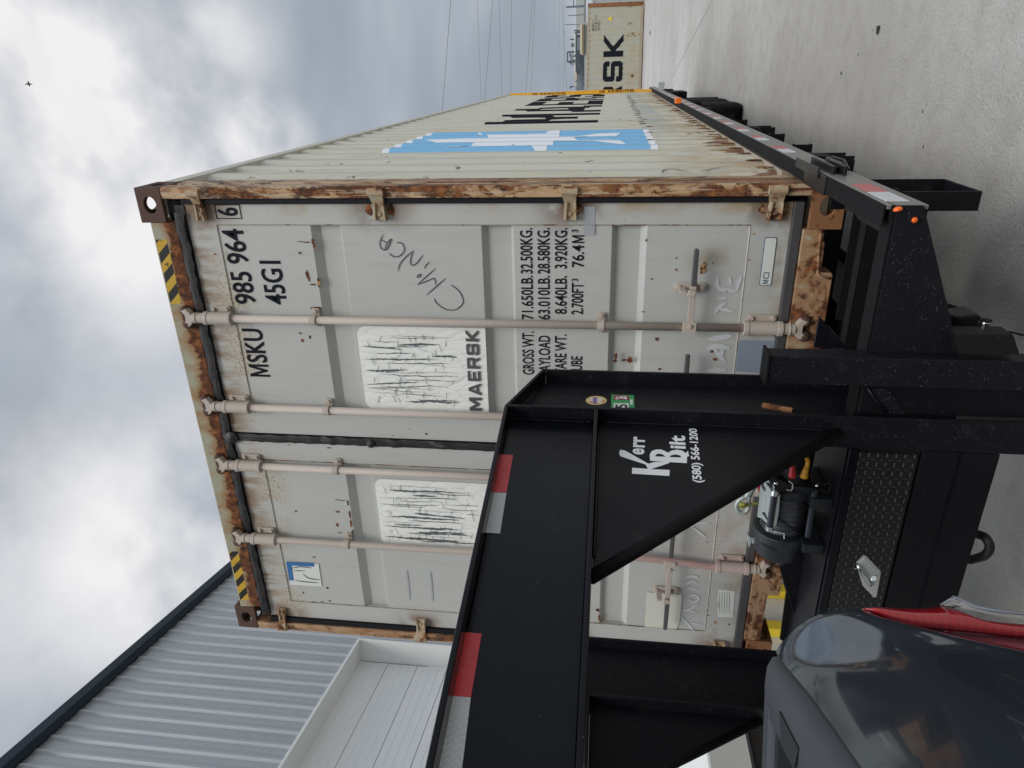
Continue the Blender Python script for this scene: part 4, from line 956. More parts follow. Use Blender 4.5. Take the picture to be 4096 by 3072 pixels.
sfit([(285, 935), (360, 915), (370, 950), (300, 965)], .0014, 'sticker_patch', 'storange', rN); sfit([(640, 915), (700, 880), (705, 930), (645, 955)], .0014, 'sticker_patch', 'storange', rN)
sg1 = sfit([(920, 725), (1590, 745), (1605, 1110), (920, 1110)], 0, 'permit_sticker', 'green', rN)
sfit([(1000, 745), (1440, 760), (1445, 890), (990, 880)], .0008, 'sticker_patch', 'maroon', rN); sfit([(990, 980), (1440, 985), (1440, 1110), (990, 1110)], .0008, 'sticker_patch', 'platewhite', rN); sfit([(1480, 870), (1555, 873), (1555, 1020), (1480, 1015)], .0008, 'sticker_patch', 'platewhite', rN)
link('sticker_digits', fit(text_mesh('26', .02), at(*zs(1385, 865), 0, sx0+.0016), at(*zs(1385, 775), 0, sx0+.0016), at(*zs(1030, 862), 0, sx0+.0016)), M['white'], rN)
link('sticker_digits', fit(text_mesh('5', .02), at(*zs(1400, 1120), 0, sx0+.0016), at(*zs(1400, 1010), 0, sx0+.0016), at(*zs(1040, 1120), 0, sx0+.0016)), M['stblk'], rN)
# rusty bolt lying in the riser
MB().cyl(at(*t1(105, 850), 0, WX+.025), at(*t1(345, 893), 0, WX+.035), .009, 12).build('rusty_bolt', M['castlow'], tr)
MB().cyl(at(*t1(340, 892), 0, WX+.035), at(*t1(490, 897), 0, WX+.04), .004, 8).build('bolt_wire', M['blackm'], tr)
# landing leg beside the near riser
lg_ = MB().box(2.005, 2.092, -.905, -.84, GZ+.02, .408); lg_.build('landing_leg', M['blackg'], tr, .004)
MB().prism([(2.0, -.91, .408), (2.097, -.91, .408), (2.097, -.83, .408), (2.0, -.83, .408)], (0, 0, .008)).build('leg_cap', M['blackm'], tr, .002)
MB().box(1.905, 2.004, -.872, -.862, -.45, .13).build('leg_plate', M['blackg2'], tr, .002)
MB().prism([at(*t1(950, 712), 1, -.876), at(*t1(1110, 712), 1, -.876), at(*t1(1260, 915), 1, -.876), at(*t1(1200, 925), 1, -.876), at(*t1(1075, 900), 1, -.876)], (0, .0035, 0)).build('weld_plate', M['blackg'], tr, .002)
MB().tube([at(*t1(950, 712), 1, -.88), at(*t1(1020, 820), 1, -.88), at(*t1(1100, 900), 1, -.88)], .004, 8).build('weld_bead', M['blackd'], tr, smooth=True)
# front header: tapered plate across the deck front
hx = [(2.503, .128), (2.503, .062), (2.10, -.110), (1.90, -.15), (.54, -.15), (.34, -.110), (-.063, .062), (-.063, .128)]
MB().prism([(x, -.853, z_) for x, z_ in hx], (0, .010, 0)).build('front_header', M['blackg'], tr, .002)
MB().prism([(-.063, -.853, .1285), (2.503, -.853, .1285), (2.503, -.78, .1285), (-.063, -.78, .1285)], (0, 0, .008)).build('header_flange', M['blackm'], tr, .002)
M['leggrey'] = black('leg block paint', .6, 0, (.007, .0065, .0065), spec=.15)
# lower block and greasy gear of the landing leg
MB().prism([at(3822, 1336, 1, -.90), at(4055, 1338, 1, -.90), at(4082, 1420, 1, -.90), at(3840, 1420, 1, -.90)], (0, .07, 0)).build('leg_gearbox', M['leggrey'], tr, .004)
gb = MB(); za = Z(3650, 1150, 4.74)
gb.prism([at(*za(*p), 1, -.80) for p in ((640, 480), (880, 550), (1250, 510), (1330, 580), (1240, 680), (1520, 770), (1500, 870), (760, 860), (690, 700))], (0, .08, 0))
gb.build('jack_gear', M['grease'] if 'grease' in M else M['blackg2'], tr, .006)
c0 = at(*za(1360, 720), 1, -.82); MB().cyl(c0, c0+V((.012, 0, .0)), .013, 14).build('jack_bolt', M['chrome'], tr, .002); MB().cyl(c0+V((.013, 0, 0)), c0+V((.018, 0, 0)), .016, 12).build('jack_cap', M['blackm'], tr, .002)
MB().tube([at(*za(600, 325), 1, -.6), at(*za(1060, 485), 1, -.6)], .008, 8).build('jack_handle', M['blackm'], tr)
MB().tube([at(*za(1520, 775), 1, -.75), at(*za(1850, 845), 1, -.75), at(*za(2200, 920), 1, -.75)], .003, 6).build('safety_wire', M['blackm'], tr)
# outer rail with rub face, corner plate and stop
for sx1 in (2.503, -.065):
    sg = 1 if sx1 > 1 else -1; a, b2 = sorted((sx1, sx1-sg*.012))
    rl = MB().box(a, b2, -.842, 11.9, .045, .150)
    c, d = sorted((sx1-sg*.012, sx1-sg*.058)); rb_ = MB(); rb_.box(min(c,a)-(.0 if sg > 0 else 0), max(d,b2)-(.001 if sg > 0 else 0), -.842, 11.9, .1505, .156); rb_.box(c, d, -.842, 11.9, .0455, .057); rb_.build('rail_flange', M['blackm'], tr, .001)
    rail = rl.build('side_rail', M['railsheen'] if 'railsheen' in M else M['blackm'], tr, .002)
    if sg > 0:
        k = 0; yy_ = .62
        fp = at(*t4(830, 283), 0, 2.5035)
        for i in range(17):
            yb = .42+i*.555
            if yb > 11.2: break
            MB().box(2.5032, 2.5042, yb, yb+.136, .090, .142).build('reflective_tape', M['whitetape'], rail)
            MB().box(2.5032, 2.5042, yb+.137, yb+.275, .090, .142).build('reflective_tape', M['pinktape'], rail)
        MB().box(2.5032, 2.5042, -.79, -.635, .075, .135).build('reflective_tape', M['whitetape'], rail); MB().box(2.5032, 2.5042, -.634, -.48, .075, .135).build('reflective_tape', M['pinktape'], rail)
# clamp stack on the rail just beside the casting
cp = MB(); z10 = Z(3150, 560, 4.88)
for i, (ya, yb, xa, xb, za_, zb_) in enumerate(((-.30, -.02, 2.44, 2.500, .1505, .160), (-.22, .10, 2.485, 2.520, .161, .167), (-.26, .03, 2.504, 2.530, .118, .130), (-.30, -.10, 2.504, 2.535, .095, .105), (-.18, .02, 2.504, 2.53, .070, .082))):
    cp.box(xa, xb, ya, yb, za_, zb_)
cp.cyl((2.503, -.22, .11), (2.525, -.22, .11), .018, 12); cp.cyl((2.503, -.1, .11), (2.52, -.1, .11), .014, 12)
cp.tube([(2.51, -.2, .06), (2.53, -.1, .05), (2.53, .02, .06)], .005, 8)
cp.build('twist_lock_clamp', M['clamp'] if 'clamp' in M else M['blackm'], tr, .004)
# vertical stop plate next to the casting
MB().prism([at(3332, 728, 1, -.12), at(3318, 838, 1, -.12), at(3378, 838, 1, -.12), at(3392, 790, 1, -.12), at(3395, 728, 1, -.12)], (0, .012, 0)).build('stop_plate', M['blackg2'], tr, .002)
# corner gusset between header and rail (flat plate seen from above) and a black pan added below to stand in for shade
MB().prism([at(*t4(*p), 2, .105) for p in ((860, 345), (1225, 430), (1182, 738), (870, 560), (835, 500))], (0, 0, -.008)).build('corner_plate', M['blackg2'], tr, .002)
MB().prism([at(*t4(*p), 2, .106) for p in ((792, 305), (858, 340), (832, 515), (762, 485))], (0, 0, -.02)).build('corner_plate', M['clamp'], tr, .002)
MB().prism([(2.44, -.84, .055), (2.10, -.84, -.108), (1.92, -.84, -.145), (1.92, -.07, -.145), (2.44, -.07, -.03)], (0, 0, -.006)).build('shade_pan', M['blackm'], tr)
MB().box(1.92, 2.44, -.07, -.06, -.14, -.025).build('shade_pan', M['blackm'], tr)
# cross members and main beams under the deck
for y_ in (-.50, .25, .9, 1.5, 2.1, 2.7, 3.3, 4.0, 4.8, 5.6, 8.6, 9.4, 10.2, 11.0, 11.8):
    c = MB().box(-.05, 2.49, y_, y_+.045, -.085, -.077).box(-.05, 2.49, y_, y_+.006, -.077, .0).box(-.05, 2.49, y_, y_+.045, .0, .008 if y_ < -.1 else -.012+.02)
    c = MB(); zt_ = .075 if y_ < 0 else -.0135
    xl_ = WX+HW+.01 if y_ < 0 else .60 if y_ < 3.5 else -.05; c.box(xl_, 2.488, y_, y_+.05, zt_-.008, zt_); c.box(xl_, 2.488, y_, y_+.006, zt_-.076, zt_-.009); c.box(xl_, 2.488, y_, y_+.05, zt_-.085, zt_-.077)
    c.build('cross_member', M['blackm'], tr, .0015)
for wx in (WX, FX):
    c = MB(); c.box(wx-.07, wx+.07, -.59, 11.9, -.100, -.088) if False else None
    c = MB(); c.box(wx-.06, wx+.06, -.598, 11.9, -.104, -.0995).box(wx-.005, wx+.005, -.598, 11.9, -.395, -.105).box(wx-.06, wx+.06, -.598, 11.9, -.405, -.396)
    c.build('main_beam', M['blackm'], tr)
MB().prism([at(*t1(560, 130), 1, -.5), at(*t1(780, 392), 1, -.5), at(*t1(600, 395), 1, -.5), at(*t1(515, 385), 1, -.5)], (0, .01, 0)).build('brace_plate', M['blackd'], tr, .002)
# hanging step hoop
hp = MB(); th = .008
x0_, x1_ = 2.42, 2.48
hp.box(x0_, x1_, -.48, -.473, -.245, .06); hp.box(x0_, x1_, -.22, -.213, -.245, .06); hp.box(x0_, x1_, -.48, -.213, -.252, -.2455)
hp.build('step_hoop', M['blackg2'], tr, .002)
# strap winches slung under the rail
def swinch(y_, parent=tr):
    mb = MB(); mb.box(2.425, 2.502, y_, y_+.007, -.105, .030); mb.box(2.425, 2.502, y_+.12, y_+.127, -.105, .030); mb.box(2.43, 2.505, y_-.01, y_+.14, .031, .0445)
    mb.box(2.496, 2.502, y_+.008, y_+.119, -.02, .030)
    o = mb.build('strap_winch', M['blackm'], parent, .002)
    MB().cyl((2.462, y_-.025, -.06), (2.462, y_+.15, -.06), .024, 14).build('winch_drum', M['blackd'], o, smooth=False)
    MB().tube([(2.50, y_-.004, .0), (2.485, y_-.012, -.02), (2.47, y_-.004, -.035)], .003, 6).build('ratchet_pawl', M['rodsteel'], o)
    return o
for y_ in (.28, 1.80, 4.1, 8.5, 9.4): swinch(y_)
# marker lamps
MB().lathe((2.467, -.853, .081), (0, -1, 0), [(0, .017), (.004, .017), (.007, .012)], 18).build('lamp_grommet', M['rubber'], tr)
MB().lathe((2.467, -.860, .081), (0, -1, 0), [(0, .008), (.003, .007), (.005, .003)], 18).build('marker_lamp', M['orange'], tr, smooth=True)
MB().lathe((2.494, -.868, .130), (1, 0, .3), [(0, .012), (.006, .010), (.009, .004)], 16).build('marker_lamp', M['orange'], tr, smooth=True)
MB().box(2.47, 2.5015, -.853, -.843, .137, .1405).build('lamp_tab', M['blackm'], tr, .002)
al = at(2712, 403, 0, 2.53)
MB().box(2.504, 2.56, al.y-.06, al.y+.06, al.z-.03, al.z+.03).build('marker_lamp', M['amber'], tr, .008, label='square amber side marker lamp further back')
# wheels
def wheel(xo, yc, sg):
    ty = MB(); R = .385; zc = GZ+R-.004; w_ = .235
    ax = V((-sg, 0, 0))
    pr = [(0, .20), (.004, .235), (.0, .30), (.012, .345), (.03, .372), (.045, .382), (.075, .385), (.078, .378), (.086, .378), (.089, .385), (.115, .386), (.118, .378), (.126, .378), (.129, .386), (.155, .385), (.158, .378), (.166, .378), (.169, .385), (.19, .382), (.205, .372), (.223, .345), (.235, .30), (.23, .235), (.235, .20)]
    t_ = ty.lathe((xo, yc, zc), ax, pr, 40).build('wheel', M['rubber'], tr, smooth=False)
    rm = MB(); rm.lathe((xo-sg*.02, yc, zc), ax, [(0, .198), (.02, .19), (.06, .14), (.065, .09), (.03, .08), (.03, .03)], 28); rm.build('rim', M['zinc'], t_, smooth=False)
for yc in (6.62, 7.68):
    wheel(2.436, yc, 1); wheel(2.436-.30, yc, 1); wheel(.0, yc, -1); wheel(.30, yc, -1)
    MB().cyl((.1, yc, GZ+.38), (2.33, yc, GZ+.38), .06, 14).build('axle', M['blackm'], tr)
fd = MB(); fd.box(2.10, 2.44, 8.10, 8.115, -.62, .0); fd.build('mud_flap', M['rubber'], tr)
MB().box(2.38, 2.50, 8.75, 9.5, -.25, -.02).build('side_box', M['blackm'], tr, .005)
MB().box(2.40, 2.50, 10.2, 10.4, -.16, .005).build('strap_winch', M['blackm'], tr, .005)
ek = at(2637, 345, 0, 2.56); MB().box(2.505, 2.62, ek.y, ek.y+.02, .02, .12).build('end_tab', M['zinc'], tr)
# toolbox between the risers
TY = -.898
tb = MB().box(FX+HW+.001, WX-HW-.001, TY, -.61, -.055, .142).build('toolbox', M['blackm'], tr, .002)
MB().box(FX+HW+.012, WX-HW-.012, TY-.006, TY-.0005, -.048, .118).build('tread_panel', M['tread'], tb, .001)
MB().box(FX+HW+.001, WX-HW-.001, TY-.012, TY-.001, .122, .146).build('box_lip', M['black'], tb, .002)
MB().box(FX+HW+.001, WX-HW-.001, TY-.004, -.80, -.27, -.058).build('front_crossbeam', M['blackg2'], tr, .003)
MB().box(FX+HW+.001, WX-HW-.001, TY-.0065, TY-.0045, -.165, -.160).build('weld_line', M['black'], tr)
# T-handle latch
lc = (1.337, TY-.008, -.010)
def latchpt(dx, dz, dy=0): return (lc[0]+dx, lc[1]-dy, lc[2]+dz)
hl = at(*t2(915, 1045), 1, TY-.007); lpx = [(915, 1045), (935, 1050), (1050, 1170), (1055, 1190), (1020, 1385), (1000, 1390), (905, 1290), (865, 1160), (855, 1105)]
la = MB().prism([at(*t2(*p), 1, TY-.007) for p in lpx], (0, -.003, 0)).build('latch', M['chrome'], tb, .002)
MB().prism([at(*t2(*p), 1, TY-.0105) for p in ((925, 1075), (1025, 1175), (1030, 1200), (1000, 1350), (925, 1275), (885, 1160), (875, 1110))], (0, -.0012, 0)).build('latch_recess', M['zinc'], tb)
MB().tube(smoothpath([at(*t2(870, 1130), 1, TY-.014), at(*t2(895, 1180), 1, TY-.024), at(*t2(975, 1295), 1, TY-.020)], 5), .0055, 10).build('latch_handle', M['chrome'], tb, smooth=True)
MB().cyl(at(*t2(1000, 1240), 1, TY-.010), at(*t2(1000, 1240), 1, TY-.022), .010, 14).build('latch_lock', M['chrome'], tb, .002)
MB().tube([at(*t2(858, 1160), 1, TY-.012), at(*t2(835, 1160), 1, TY-.016), at(*t2(825, 1135), 1, TY-.013)], .002, 6).build('latch_ring', M['chrome'], tb)
# deck plate under the winch
MB().prism([(FX+HW+.001, TY+.01, .143), (WX-HW-.001, TY+.01, .143), (WX-HW-.001, -.62, .143), (FX+HW+.001, -.62, .143)], (0, 0, .006)).build('winch_plate', M['blackd'], tr, .001)
# hose hanging below the front crossbeam
MB().tube(smoothpath([at(*t2(1835, 880), 1, -.80), at(*t2(1900, 910), 1, -.86), at(*t2(1935, 985), 1, -.88), at(*t2(1890, 1055), 1, -.87), at(*t2(1770, 1090), 1, -.80)], 6), .014, 12).build('air_hose', M['hose'], tr, smooth=True)
# --- electric winch (a part of the trailer, bolted to the plate)
zw = Z(2900, 1750, 3.017)
WYC, WZC = -.76, .262
def wp(x, y_, Y=-.82): return at(*zw(x, y_), 1, Y)
def wx_at(y_, x=700, Y=WYC): return wp(x, y_, Y).x
xR, xL = wx_at(560, 900), wx_at(1150, 800)       # drum flanges
R_D = .085
wroot = MB().lathe((xR+.012, WYC, WZC), (-1, 0, 0), [(0, R_D-.012), (.012, R_D), (.03, R_D), (.034, R_D-.02)], 32)
wroot.box(xR-.028, xR+.012, WYC-.105, WYC+.10, .150, .215)
wg = MB(); wg.lathe((xL+.030, WYC, WZC), (-1, 0, 0), [(0, R_D-.01), (.006, R_D+.006), (.034, R_D+.006), (.05, R_D), (.052, R_D-.004), (.10, R_D-.006), (.115, R_D-.022), (.120, R_D-.05)], 36)
wn = wroot.build('winch', M['winch'], tr, .003); MB().box(xL-.004, xL+.03, WYC-.105, WYC+.10, .150, .215).build('end_bracket', M['winch'], wn, .003); wg.build('gear_housing', M['winch'], wn, .003)
MB().lathe((xR+.012, WYC, WZC), (1, 0, 0), [(0, .068), (.02, .066), (.022, .060), (.15, .060), (.17, .045)], 28).build('winch_motor', M['winch'], wn, .002)
# rope
rp = MB(); n = 26
for layer in range(1):
    for i in range(n):
        x = xR-.032-(xR-xL-.060)*i/(n-1); rr = .066+.0012*math.sin(i*1.7)+(.003 if 4 < i < 18 else 0)
        tilt = .006*math.sin(i*1.3)
        pts = [(x+tilt*math.cos(a), WYC+rr*math.sin(a), WZC+rr*math.cos(a)) for a in [2*math.pi*k/28 for k in range(29)]]
        rp.tube(pts, .0046, 7)
rp.build('wire_rope', M['rope'], wn, smooth=True)
MB().tube([(xR-.06, WYC-.045, WZC+.066), (xR-.09, WYC-.070, WZC+.035), (xR-.13, WYC-.078, WZC-.01), (xR-.15, WYC-.074, WZC-.05)], .0045, 8).build('wire_rope', M['rodsteel'], wn, smooth=True)
# tie rods: upper one with knurled ends and lower plain
ua, ub = wp(605, 640, -.85), wp(535, 1110, -.85)
MB().cyl(ua, ub, .0105, 16).build('tie_rod', M['rodsteel'], wn)
MB().cyl(ua+(ua-ub)*.01, ua+(ub-ua)*.10, .0135, 12).build('knurled_nut', M['chrome'], wn); MB().cyl(ub-(ub-ua)*.10, ub+(ub-ua)*.01, .0135, 12).build('knurled_nut', M['chrome'], wn)
MB().cyl(wp(1085, 650, -.85), wp(1000, 1190, -.85), .0105, 16).build('tie_rod', M['rodsteel'], wn)
# curved silver fairlead plate above the drum
sp_ = [(445, 440), (500, 470), (640, 590), (655, 700), (635, 1070), (520, 1090), (440, 975), (388, 965)]
sm = MB(); up_ = [wp(445, 440, -.72), wp(480, 450, -.78), wp(600, 600, -.845)]; dn_ = [wp(388, 960, -.72), wp(440, 975, -.78), wp(520, 1050, -.845)]
sm.hexa([up_[0], up_[1], dn_[1], dn_[0]], [p+V((0, .0, -.004)) for p in (up_[0], up_[1], dn_[1], dn_[0])]); sm.hexa([up_[1], up_[2], dn_[2], dn_[1]], [p+V((0, .004, -.001)) for p in (up_[1], up_[2], dn_[2], dn_[1])])
sm.prism([wp(620, 640, -.855), wp(668, 700, -.855), wp(650, 900, -.855), wp(620, 1060, -.855), wp(575, 1085, -.855), wp(600, 880, -.855)], (0, .005, 0))
pl = sm.build('fairlead_plate', M['zinc'], wn, .001)
MB().tube([wp(505, 550, -.81), wp(560, 610, -.835)], .004, 8).tube([wp(460, 910, -.80), wp(515, 985, -.83)], .004, 8).build('plate_slot', M['rodsteel'], wn)
# red pull tab behind the plate
MB().prism([wp(375, 540, -.70), wp(440, 470, -.70), wp(412, 675, -.70)], (0, .003, 0)).build('pull_tab', M['redflag'], wn)
# end frame (right) with cast ribs, wire clips, bolts
fr_ = MB(); fr_.prism([wp(475, 400, -.80), wp(520, 395, -.80), wp(780, 520, -.80), wp(1000, 545, -.80), (wp(1260, 600, -.80)), wp(1250, 645, -.80), wp(760, 640, -.80), wp(640, 600, -.80), wp(565, 590, -.80)], (0, -.03, 0))
fr_.build('end_frame', M['winch'], wn, .003)
for (x, y_) in ((615, 550), (1110, 580), (510, 425), (990, 1250)):
    c = wp(x, y_, -.832); MB().lathe(c, (0, -1, 0), [(0, .0075), (.004, .007), (.007, .003)], 12).build('frame_bolt', M['chrome'], wn, smooth=True)
for pts in ([(770, 525), (815, 560), (815, 610), (800, 642), (745, 630)], [(575, 1132), (715, 1162), (712, 1240), (695, 1260), (655, 1240)], [(1115, 530), (1190, 580), (1262, 545), (1275, 600), (1258, 650)]):
    MB().tube([wp(*p, -.836) for p in pts], .0019, 6).build('wire_clip', M['platewhite'] if pts[0][0] < 1000 else M['winch'], wn)
# battery cables with boots
def cable(pts, r, mat, boot, Y=-.84):
    c = MB().tube(smoothpath([wp(*p, Y) for p in pts], 6), r, 12).build('battery_cable', M[mat], wn, smooth=True)
    b0, b1 = wp(*boot[0], Y), wp(*boot[1], Y); d = (b1-b0).normalized(); L_ = (b1-b0).length
    MB().lathe(b0, d, [(0, r*1.05), (L_*.25, r*1.3), (L_*.65, r*1.55), (L_*.85, r*1.9), (L_, r*1.75), (L_*1.06, r*.8)], 16).build('cable_boot', M[mat], wn, smooth=True)
cable([(940, 150), (890, 185), (820, 220), (760, 265), (800, 290), (815, 340)], .0065, 'red', ((815, 340), (812, 475)))
cable([(925, 185), (975, 230), (1000, 290), (985, 360)], .0070, 'yellow', ((985, 355), (950, 480)))
MB().prism([wp(848, 255, -.79), wp(910, 262, -.79), (wp(890, 360, -.79)), wp(832, 345, -.79)], (0, -.001, 0)).build('winch_label', M['whitetag'], wn); MB().prism([wp(885, 225, -.79), wp(920, 232, -.79), wp(915, 255, -.79), wp(880, 248, -.79)], (0, -.001, 0)).build('winch_label', M['whitetag'], wn)
MB().tube([wp(*p, -.80) for p in ((655, 310), (700, 285), (750, 270))], .006, 8).build('cable_wrap', M['platewhite'], wn, smooth=True)
# clutch knob at the left
k0 = wp(420, 1245, -.74); k1 = wp(330, 1242, -.74)
MB().cyl(k0, k1, .011, 16).build('clutch_shaft', M['zinc'], wn); MB().prism([wp(265, 1150, -.74), wp(325, 1215, -.74), wp(322, 1270, -.74), wp(293, 1340, -.74), wp(275, 1250, -.74)], (0, .012, 0)).build('clutch_lever', M['zinc'], wn, .003)
# hook eye: thimble with rope loop and clevis pin
th_ = [wp(*p, -.66) for p in ((400, 480), (330, 570), (265, 700), (215, 730), (160, 770), (140, 830), (160, 885), (210, 905), (265, 880), (290, 820), (285, 740), (300, 700), (350, 600))]
MB().tube(smoothpath(th_, 5), .0075, 10).build('rope_thimble', M['galv'] if 'galv' in M else M['zinc'], wn, smooth=True)
MB().cyl(wp(270, 690, -.662), wp(360, 560, -.662), .013, 12).build('rope_ferrule', M['zinc'], wn)
MB().cyl(wp(205, 815, -.665), wp(280, 812, -.665), .0075, 10).build('clevis_pin', M['gold'], wn); MB().cyl(wp(290, 805, -.66), wp(400, 800, -.66), .005, 8).build('clevis_bar', M['brassy'] if 'brassy' in M else M['gold'], wn)
MB().lathe(wp(205, 812, -.675), (0, -1, 0), [(0, .012), (.006, .012), (.009, .005)], 12).build('clevis_head', M['gold'], wn)
# angled dark plates under the winch left side
MB().prism([at(3117, 2270, 1, -.70), at(3165, 2235, 1, -.70), at(3190, 2180, 1, -.70), at(3300, 2240, 1, -.70), at(3200, 2480, 1, -.70), at(3170, 2440, 1, -.70)], (0, .01, 0)).build('side_plate', M['blackg2'], tr, .002)
MB().prism([at(3115, 2240, 1, -.66), at(3122, 2290, 1, -.66), at(3145, 2370, 1, -.66), at(3120, 2560, 1, -.66), at(3260, 2600, 1, -.66), at(3260, 2240, 1, -.66)], (0, .01, 0)).build('side_plate', M['blackm'], tr, .002)
# ------------------------------------------------------------------ pickup truck (rear right corner of its bed)
tk = empty('pickup_truck', (1.1, -2.6, GZ), 'slate grey pickup bed corner with a tall red tail lamp under the trailer neck', 'pickup')
AZ = math.radians(-25); A = V((-math.sin(AZ), -math.cos(AZ), 0)); O = V((math.cos(AZ), -math.sin(AZ), 0)); UPV = V((0, 0, 1))
A = V((math.sin(-AZ), -math.cos(AZ), 0))
C0 = at(3092, 2610, 2, .55)
def T(a, o, z_): return V((C0.x, C0.y, 0))+A*a+O*o+UPV*z_
NV = (O*.55-A*.0+A*.84).normalized()          # vertical plane across the rear corner, facing the photographer
rear_px = [(3100, 2606), (3128, 2566), (3180, 2515), (3225, 2482), (3268, 2460), (3340, 2442), (3400, 2436), (3450, 2436), (3500, 2458), (3560, 2486), (3640, 2508), (3750, 2520), (3900, 2532), (4096, 2550), (4400, 2575), (4900, 2620)]
CP = V((C0.x, C0.y, 0))
rear = [atp(x, y_, CP, NV) for x, y_ in rear_px]
prof_o = [(.56, -.012), (.53, .000), (.50, .010), (.44, .022), (.38, .036), (.33, .050), (.29, .058), (.25, .050), (.18, .048), (.0, .052), (-.3, .035), (-.6, -.03)]
def offo(z_):
    if z_ >= prof_o[0][0]: return prof_o[0][1]
    for (za_, oa), (zb2, ob) in zip(prof_o, prof_o[1:]):
        if z_ >= zb2: return oa+(ob-oa)*(za_-z_)/(za_-zb2)
    return prof_o[-1][1]
alist = [0, .02, .05, .09, .15, .24, .36, .55, .8, 1.2, 1.7, 2.3]
na = []; top0 = .545
n = len(rear)
for i, p in enumerate(rear):
    d = p-CP; pa, po = d.dot(A), d.dot(O); f_end = min(1, max(0, (top0-p.z)/.35))
    for a in alist:
        k = min(1, a/.20); k = k*k*(3-2*k)
        # rows relax to an even spread of heights away from the corner
        zt_ = top0-.012-(i/(n-1))**1.15*1.05
        z_ = p.z+(zt_-p.z)*k
        o = po+(offo(z_)-po)*k; aa = pa+(a if a > 0 else 0)*(1-max(0, pa)/3)
        na.append(T(aa if a < .2 else max(aa, a), o, z_))
m_ = len(alist); fs = []
for i in range(n-1):
    for j in range(m_-1): fs.append((i*m_+j, i*m_+j+1, (i+1)*m_+j+1, (i+1)*m_+j))
bs = MB(); bs.add(na, fs)
body = bs.build('bed_side', M['truck'], tk, smooth=True)
sb = body.modifiers.new('sub', 'SUBSURF'); sb.levels = 1; sb.render_levels = 2
# inner bed wall and cap
MB().prism([T(-.02, -.14, .54), T(2.2, -.14, .54), T(2.2, -.155, .54), T(-.02, -.155, .54)], (0, 0, -.5)).build('bed_liner', M['liner'], tk)
capo = MB()
cs = [(-.006, .515), (-.012, .545), (-.034, .556), (-.075, .560), (-.120, .556), (-.138, .545), (-.142, .52)]
capl = [(-.045, .6), (-.03, .9), (0, 1), (.15, 1), (.6, 1), (1.4, 1), (2.2, 1)]
vv_ = []; 
for (a, k) in capl:
    for (o, z_) in cs: vv_.append(T(a, -.08+(o+.08)*k, .527+(z_-.527)*k))
ff = []
for i in range(len(capl)-1):
    for j in range(len(cs)-1): ff.append((i*len(cs)+j, i*len(cs)+j+1, (i+1)*len(cs)+j+1, (i+1)*len(cs)+j))
capo.add(vv_, ff); capo.build('rail_cap', M['bedcap'], tk, smooth=True)
MB().prism([T(.10, -.065, .5605), T(.22, -.07, .5605), T(.20, -.115, .5605), T(.12, -.11, .5605)], (0, 0, .0015)).build('stake_pocket', M['liner'], tk)
# tailgate
tg = MB(); 
prof_t = [(-.040, .50), (-.045, .548), (-.030, .560), (.012, .562), (.026, .552), (.03, .50), (.03, .05), (-.045, .05)]
tg.hexa([T(a, -.075, z_-.004) for a, z_ in prof_t], [T(a, -1.75, z_+.012) for a, z_ in prof_t]); tg.build('tailgate', M['bedcap'], tk, .006)
MB().hexa([T(.0305, -.156, .02), T(.0305, -1.7, .02), T(2.2, -1.7, .02), T(2.2, -.156, .02)], [T(.0305, -.156, .04), T(.0305, -1.7, .04), T(2.2, -1.7, .04), T(2.2, -.156, .04)]).build('bed_floor', M['liner'], tk)
for k in range(12): pass
# far bed side
MB().hexa([T(-.05, -1.76, -.3), T(2.2, -1.76, -.3), T(2.2, -1.86, -.3), T(-.05, -1.86, -.3)], [T(-.05, -1.76, .55), T(2.2, -1.76, .55), T(2.2, -1.86, .55), T(-.05, -1.86, .55)]).build('bed_side', M['truck'], tk, .03)
# bumper
MB().hexa([T(-.20, .02, -.25), T(-.06, .06, -.25), T(-.06, -1.9, -.25), T(-.20, -1.85, -.25)], [T(-.20, .02, -.06), T(-.06, .06, -.06), T(-.06, -1.9, -.06), T(-.20, -1.85, -.06)]).build('rear_bumper', M['bedcap'], tk, .02)
# tail lamp: lens between two traced edges, swelling out of the corner
def lens(inner, outer, name, mat, swell, lift, k_=8, label=None):
    I = smoothpath([atp(x, y_, CP, NV) for x, y_ in inner], 4); Q = smoothpath([atp(x, y_, CP, NV) for x, y_ in outer], 4)
    vs_ = []; n_ = len(I)
    for i in range(n_):
        for k in range(k_+1):
            u = k/k_; e = math.sin(math.pi*min(1, u*1.0))**.8*swell*min(1, i/5+.15)
            vs_.append(I[i].lerp(Q[i], u)+NV*(e+lift)-NV*(.05*u*u))
    f_ = [(i*(k_+1)+k, i*(k_+1)+k+1, (i+1)*(k_+1)+k+1, (i+1)*(k_+1)+k) for i in range(n_-1) for k in range(k_)]
    mb = MB(); mb.add(vs_, f_); o = mb.build(name, M[mat], tk, smooth=True, label=label)
    sd_ = o.modifiers.new('solid', 'SOLIDIFY'); sd_.thickness = .004; return o
lens([(3452, 2437), (3500, 2460), (3560, 2488), (3640, 2510), (3750, 2522), (3900, 2536), (4096, 2556), (4500, 2590)], [(3456, 2425), (3500, 2410), (3560, 2402), (3650, 2404), (3740, 2402), (3813, 2396), (3917, 2448), (4500, 2500)], 'tail_lamp', 'redlens', .018, .004)
lens([(3795, 2398), (3815, 2400), (3852, 2422), (3917, 2450), (4096, 2470), (4500, 2502)], [(3793, 2393), (3820, 2391), (3870, 2400), (3941, 2412), (4096, 2440), (4500, 2474)], 'reversing_lamp', 'clearlens', .008, .012)
